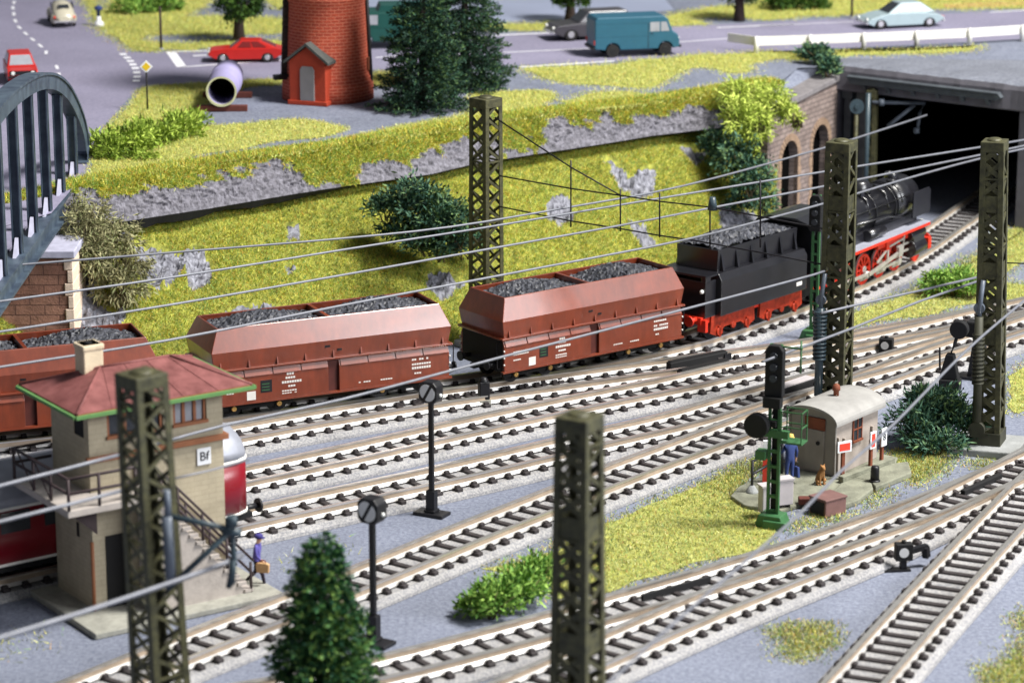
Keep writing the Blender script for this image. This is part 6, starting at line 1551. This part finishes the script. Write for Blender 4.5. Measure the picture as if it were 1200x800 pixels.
board('warning_board', 'narrow red board with white border near the hut window', 1021, 552, 1.15, .34, .62, radians(48), 'sign_red')
board('number_board', 'white board with dark numeral at the end of the hut wall', 1034, 545, 1.05, .32, .66, radians(48), None, 'white', '8')
t = thing('bollard', 'short black bollard on the long paving slab', 'bollard', P(1025, 564, .2)); b = MB(); b.lathe([(.16, 0), (.15, .5), (.13, .56), (.02, .58)], n=12); b.build('column', M['black'], t); b = MB(); b.lathe([(.2, 0), (.2, .05), (.16, .08)], n=12); b.build('base', M['black'], t)
t = thing('crate', 'dark brown crate on the grass in front of the hut', 'crate', P(968, 607, 0), radians(38)); b = MB(); b.box(-.05, .92, -.02, .78, 0, .58); b.build('case', M['crate'], t, bevel=.04)
b = MB(); b.box(-.08, .95, -.05, .81, .56, .64); b.build('lid', M['crate'], t, bevel=.03); b = MB(); b.box(-.07, -.045, .06, .7, .06, .52); b.build('end_panel', M['matte_black'], t)
o = MB().cbox((0, 0, .12), .5, .34, .24).build('stone_block', M['timber'], bevel=.04); o.location = P(944, 590, .15); tag(o, 'small dark block beside the brown crate', 'block')
t = thing('barrier_fence', 'dark tube railing on a pale foot beside the lattice signal', 'railing', P(881, 578, .1)); q1 = P(900, 567, .1) - P(881, 578, .1); q2 = P(916, 556, .1) - P(881, 578, .1)
b = MB(); b.cyl((0, 0, 0), (0, 0, 1.2), .05, n=8); b.tube([Vector((0, 0, 1.15)), q1 + Vector((0, 0, 1.15)), q2 + Vector((0, 0, 1.15))], .045, 6); b.tube([Vector((0, 0, .7)), q1 + Vector((0, 0, .7)), q2 + Vector((0, 0, .7))], .045, 6); b.cyl(q2, q2 + Vector((0, 0, 1.2)), .05, n=8); b.build('tube_frame', M['black'], t)
b = MB(); b.lathe([(.26, 0), (.2, .12), (.08, .3)], n=12); b.build('foot', M['concrete'], t)
t = thing('barrier_post', 'red and white banded post standing behind the lattice signal', 'post', P(897, 566, .1)); b = MB(); b.box(-.11, .11, -.06, .06, 0, .95); b.build('red_band', M['sign_red'], t); b = MB(); b.box(-.11, .11, -.06, .06, .95, 1.55); b.box(-.11, .11, -.06, .06, -.05, .12) if False else None; b.build('white_band', M['white'], t)

# ------------------------------------------------------------------ signals
def lattice_signal(label, base, h, w, rz, head_w, head_h, disc=True):
    t = thing('light_signal', label, 'signal', base, rz)
    for sx in (-1, 1):
        b = MB(); b.box(sx * w / 2 - .045, sx * w / 2 + .045, -.06, .06, 0, h); b.build('mast_rail', M['signal_green'], t)
    for k in range(1, int(h / .52)): b = MB(); b.box(-w / 2 + .045, w / 2 - .045, -.05, .05, k * .52 - .05, k * .52 + .05); b.build('rung', M['signal_green'], t)
    b = MB(); b.box(-w / 2 + .05, w / 2 - .05, .1, .16, .3, h - .2); b.build('cable_duct', M['matte_black'], t)
    b = MB(); b.prism([(-.55, 0), (.55, 0), (.38, .45), (-.38, .45)], -.35, .35, 'y'); b.box(-.2, .6, -.45, -.3, 0, .3); b.build('base', M['signal_green'], t, bevel=.03)
    hd = MB(); hw = head_w / 2; hd.prism([(-hw, h - head_h), (hw, h - head_h), (hw, h - .18), (hw * .6, h), (-hw * .6, h), (-hw, h - .18)], -.24, .05, 'y'); ho = hd.build('signal_head', M['matte_black'], t, bevel=.03)
    for k in range(3):
        b = MB(); b.cyl((0, -.3, h - .35 - k * .38), (0, -.23, h - .35 - k * .38), .13, n=14); b.build('lens', M['glass'], ho)
    return t
LS = P(905, 616, 0); hz = zat(LS.x, LS.y, 403)
t = lattice_signal('green lattice light signal with tall black head beside the hut platform', LS, hz, .34, radians(-25), .62, 1.75)
b = MB(); b.cyl((-.50, -.5, 0), (-.50, -.2, 0), .42, n=22); b.v = [v + Vector((0, 0, hz - 2.75)) for v in b.v]; b.build('distant_disc', M['matte_black'], t, bevel=.02)
b = MB(); b.box(-.3, .3, -.4, -.1, hz - 2.1, hz - 1.75); b.build('lamp_box', M['matte_black'], t); b = MB(); b.box(-.35, .1, -.2, -.05, hz - 2.8, hz - 2.6); b.build('bracket', M['matte_black'], t)
b = MB(); z_ = hz - 3.35
for q in ((.25, -.05), (.95, -.05), (.25, .5), (.95, .5)): b.box(q[0] - .018, q[0] + .018, q[1] - .018, q[1] + .018, z_, z_ + 1.1)
b.box(.22, .98, -.08, .53, z_, z_ + .06)
for zz in (z_ + .55, z_ + 1.07): b.box(.22, .98, -.07, -.04, zz, zz + .035); b.box(.94, .97, -.08, .53, zz, zz + .035); b.box(.22, .98, .48, .51, zz, zz + .035)
b.build('work_cage', M['signal_green'], t)
b = MB(); b.cyl((.85, .0, hz - .9), (.85, 0, hz + .2), .035, n=6); b.box(.2, .9, -.03, .03, hz - .1, hz - .04); b.build('ladder_stay', M['signal_green'], t)
b = MB(); b.box(-.5, .5, -.1, .1, 3.1, 3.35); b.build('cross_arm', M['signal_green'], t); b = MB(); b.box(-.6, -.25, -.2, .2, 2.3, 2.6); b.build('junction_box', M['signal_green'], t)
for px, py, sc, lab in ((899, 606, 1, 'grey relay box in front of the lattice signal foot'), (918, 598, 1, 'grey relay box standing behind the lattice signal foot')):
    r = thing('relay_box', lab, 'relay box', P(px, py, 0), radians(20)); b = MB(); b.box(-.27, .27, -.2, .2, .25, 1.12); b.build('cabinet', M['relay'], r, bevel=.03); b = MB(); b.box(-.2, -.12, -.1, .1, 0, .25); b.box(.12, .2, -.1, .1, 0, .25); b.build('stand', M['matte_black'], r); b = MB(); b.box(-.30, .30, -.23, .23, 1.12, 1.18); b.build('lid', M['relay'], r)
c = P(953, 398, 0)
lattice_signal('slim green lattice light signal beside the locomotive cab', c, zat(c.x + .1, c.y, 228), .26, radians(-25), .5, 1.5)

def disc_signal(label, px, py, top, rz, k=1.0):
    c = P(px, py, 0); h = zat(c.x, c.y, top); t = thing('stop_signal', label, 'signal', c, rz)
    b = MB(); b.box(-.75 * k, .75 * k, -.42 * k, .42 * k, 0, .12); b.box(-.2, .2, -.2, .2, .12, .22); b.build('base_plate', M['black'], t, bevel=.03)
    b = MB(); b.box(-.22 * k, .22 * k, -.17 * k, .17 * k, .12, 1.15 * k); b.box(-.11 * k, .11 * k, -.09 * k, .09 * k, 1.15 * k, h - .5 * k); b.build('post', M['black'], t, bevel=.02)
    q = .48 * k; z = h - q; b = MB(); b.prism([(-q * .95, z - q * .6), (-q * .6, z - q), (q * .6, z - q), (q * .95, z - q * .6), (q * .95, z + q * .6), (q * .6, z + q), (-q * .6, z + q), (-q * .95, z + q * .6)], -.32 * k, .32 * k, 'y'); ho = b.build('lantern', M['black'], t, bevel=.04)
    b = MB(); r = .36 * k; n = 28
    for s in (-1, 1):   # two white half discs either side of the black bar
        a0 = radians(58); pts = []
        for i in range(n + 1):
            a = a0 + (0 if s > 0 else pi) + pi * i / n; p = Vector((cos(a) * r, sin(a) * r)); pts.append(p)
        off = Vector((cos(a0 + pi / 2), sin(a0 + pi / 2))) * (.07 * k * s); b.prism([(p.x * .86 + off.x, z + p.y * .95 + off.y) for p in pts], -.345 * k, -.325 * k, 'y')
    b.build('white_disc', M['white'], ho, weld=False)
    b = MB(); b.ball((q, 0, z - .1), .09 * k, n=8, m=5); b.build('side_lamp', M['lamp_glass'], t)
    return t
disc_signal('tall black stop signal with barred white disc beside the middle yard track', 506, 603, 446, radians(-28), .76)
disc_signal('blurred black stop signal with barred white disc beside the conifer', 438, 754, 582, radians(-32), .80)

def dwarf(label, px, py, k, rz, arm=0):
    t = thing('dwarf_signal', label, 'signal', P(px, py, 0), rz)
    b = MB(); b.box(-.16 * k, .16 * k, -.14 * k, .14 * k, 0, .55 * k); b.box(-1.1 * k if arm else -.4 * k, .35 * k, -.24 * k, .24 * k, 0, .12 * k); b.build('stand', M['black'], t, bevel=.02)
    b = MB(); b.box(-.42 * k, .42 * k, -.26 * k, .26 * k, .55 * k, 1.4 * k); b.cyl((0, 0, 1.4 * k), (0, 0, 1.55 * k), .12 * k, n=10); ho = b.build('lantern', M['matte_black'], t, bevel=.05)
    b = MB(); b.cyl((-.04 * k, -.275 * k, .98 * k), (-.04 * k, -.262 * k, .98 * k), .24 * k, n=22); b.build('white_disc', M['plate'], ho)
    if arm: b = MB(); b.bar((.3 * k, .1, .9 * k), (1.3 * k, .5 * k, 1.0 * k), .2, .16); b.bar((1.2 * k, .4 * k, 1.0 * k), (1.3 * k, .5 * k, .3), .2, .2); b.build('lever_arm', M['black'], t)
    return t
dwarf('low black points lantern with grey disc between the upper yard tracks', 1038, 422, .66, radians(-20))
dwarf('low black points lantern with lever arm beside the lower points', 1058, 668, .66, radians(8), 1)
t = thing('points_marker', 'stubby black points marker on a pale block beside the second track', 'signal', P(567, 481, 0), radians(20)); b = MB(); b.box(-.2, .2, -.15, .15, .45, 1.15); b.lathe([(.2, 1.15), (.12, 1.3), (.02, 1.34)], n=10); b.build('lantern', M['black'], t, bevel=.03); b = MB(); b.box(-.22, .22, -.2, .2, 0, .45); b.build('block', M['slab'], t)
t = thing('lever_stand', 'black points lever stand with tilted round lamp above the leafy bush', 'points lever', P(1113, 458, 0), radians(-20))
b = MB(); b.box(-.4, .4, -.3, .3, 0, .5); b.prism([(-.42, .5), (.35, .5), (.12, 1.5), (-.18, 1.5)], -.2, .2, 'y'); b.build('stand', M['matte_black'], t, bevel=.04)
b = MB(); b.tube([(-.05, 0, 1.4), (.12, 0, 1.9), (.22, 0, 2.3)], .07, 8); b.tube([(-.42, 0, .8), (-.46, 0, 1.7)], .04, 6); b.build('lever', M['matte_black'], t)
b = MB(); b.cyl((.28, -.18, 2.5), (.28, .18, 2.5), .36, n=18); b.build('lamp', M['matte_black'], t, bevel=.04)
t = thing('dwarf_signal', 'tall black points lantern on a splayed stand behind the mast with weight', 'signal', P(1146, 444, 0), radians(-30))
b = MB(); b.prism([(-.42, 0), (.42, 0), (.2, 1.7), (-.2, 1.7)], -.15, .15, 'y'); b.box(-.9, .9, -.4, .4, 0, .12); b.build('stand', M['black'], t); b = MB(); b.box(-.5, .5, -.3, .3, 1.7, 2.35); b.build('lantern', M['matte_black'], t, bevel=.06)
def motor(label, a, c, h=.42, w=.55, top='matte_black'):
    p0, p1 = P(*a, .2), P(*c, .2); m = (p0 + p1) / 2; d = p1 - p0; t = thing('points_motor', label, 'points motor', m, atan2(d.y, d.x), 'black points motors lying beside the tracks')
    L2 = d.length / 2; b = MB(); b.box(-L2, L2, -w / 2, w / 2, 0, h); b.build('housing', M['matte_black'], t, bevel=.04)
    b = MB(); b.box(-L2 * .96, L2 * .96, -w / 2 + .05, w / 2 - .05, h, h + .04); b.build('cover', M[top], t); b = MB(); b.box(L2 - .2, L2 + .15, -w / 2 - .05, w / 2 + .05, 0, h * .8); b.build('end_block', M['black'], t)
motor('black points motor between main line and second track, farther of the pair', (783, 436), (850, 422), .4, .3)
motor('black points motor between main line and second track, nearer of the pair', (796, 447), (852, 434), .45, .32)
motor('black points motor with pale cover behind the hut roof', (912, 472), (950, 459), .6, .55, 'relay')

for lab, a, c, h, w in (('black guard piece and painted shade along the far rail of the points by the lawn', (752, 704), (832, 682), .22, .10), ('black crossing piece in the points beside the steep track', (1128, 580), (1172, 560), .18, .18)):  # first strip also stands in for the shade between the rails
    p0, p1 = P(*a, .3), P(*c, .3); m = (p0 + p1) / 2; d = p1 - p0; b = MB(); b.box(-d.length / 2, d.length / 2, -w / 2, w / 2, 0, h); o = b.build('check_rail', M['matte_black'], bevel=.02); o.location = m; o.rotation_euler = (0, 0, atan2(d.y, d.x)); tag(o, lab, 'check rail')
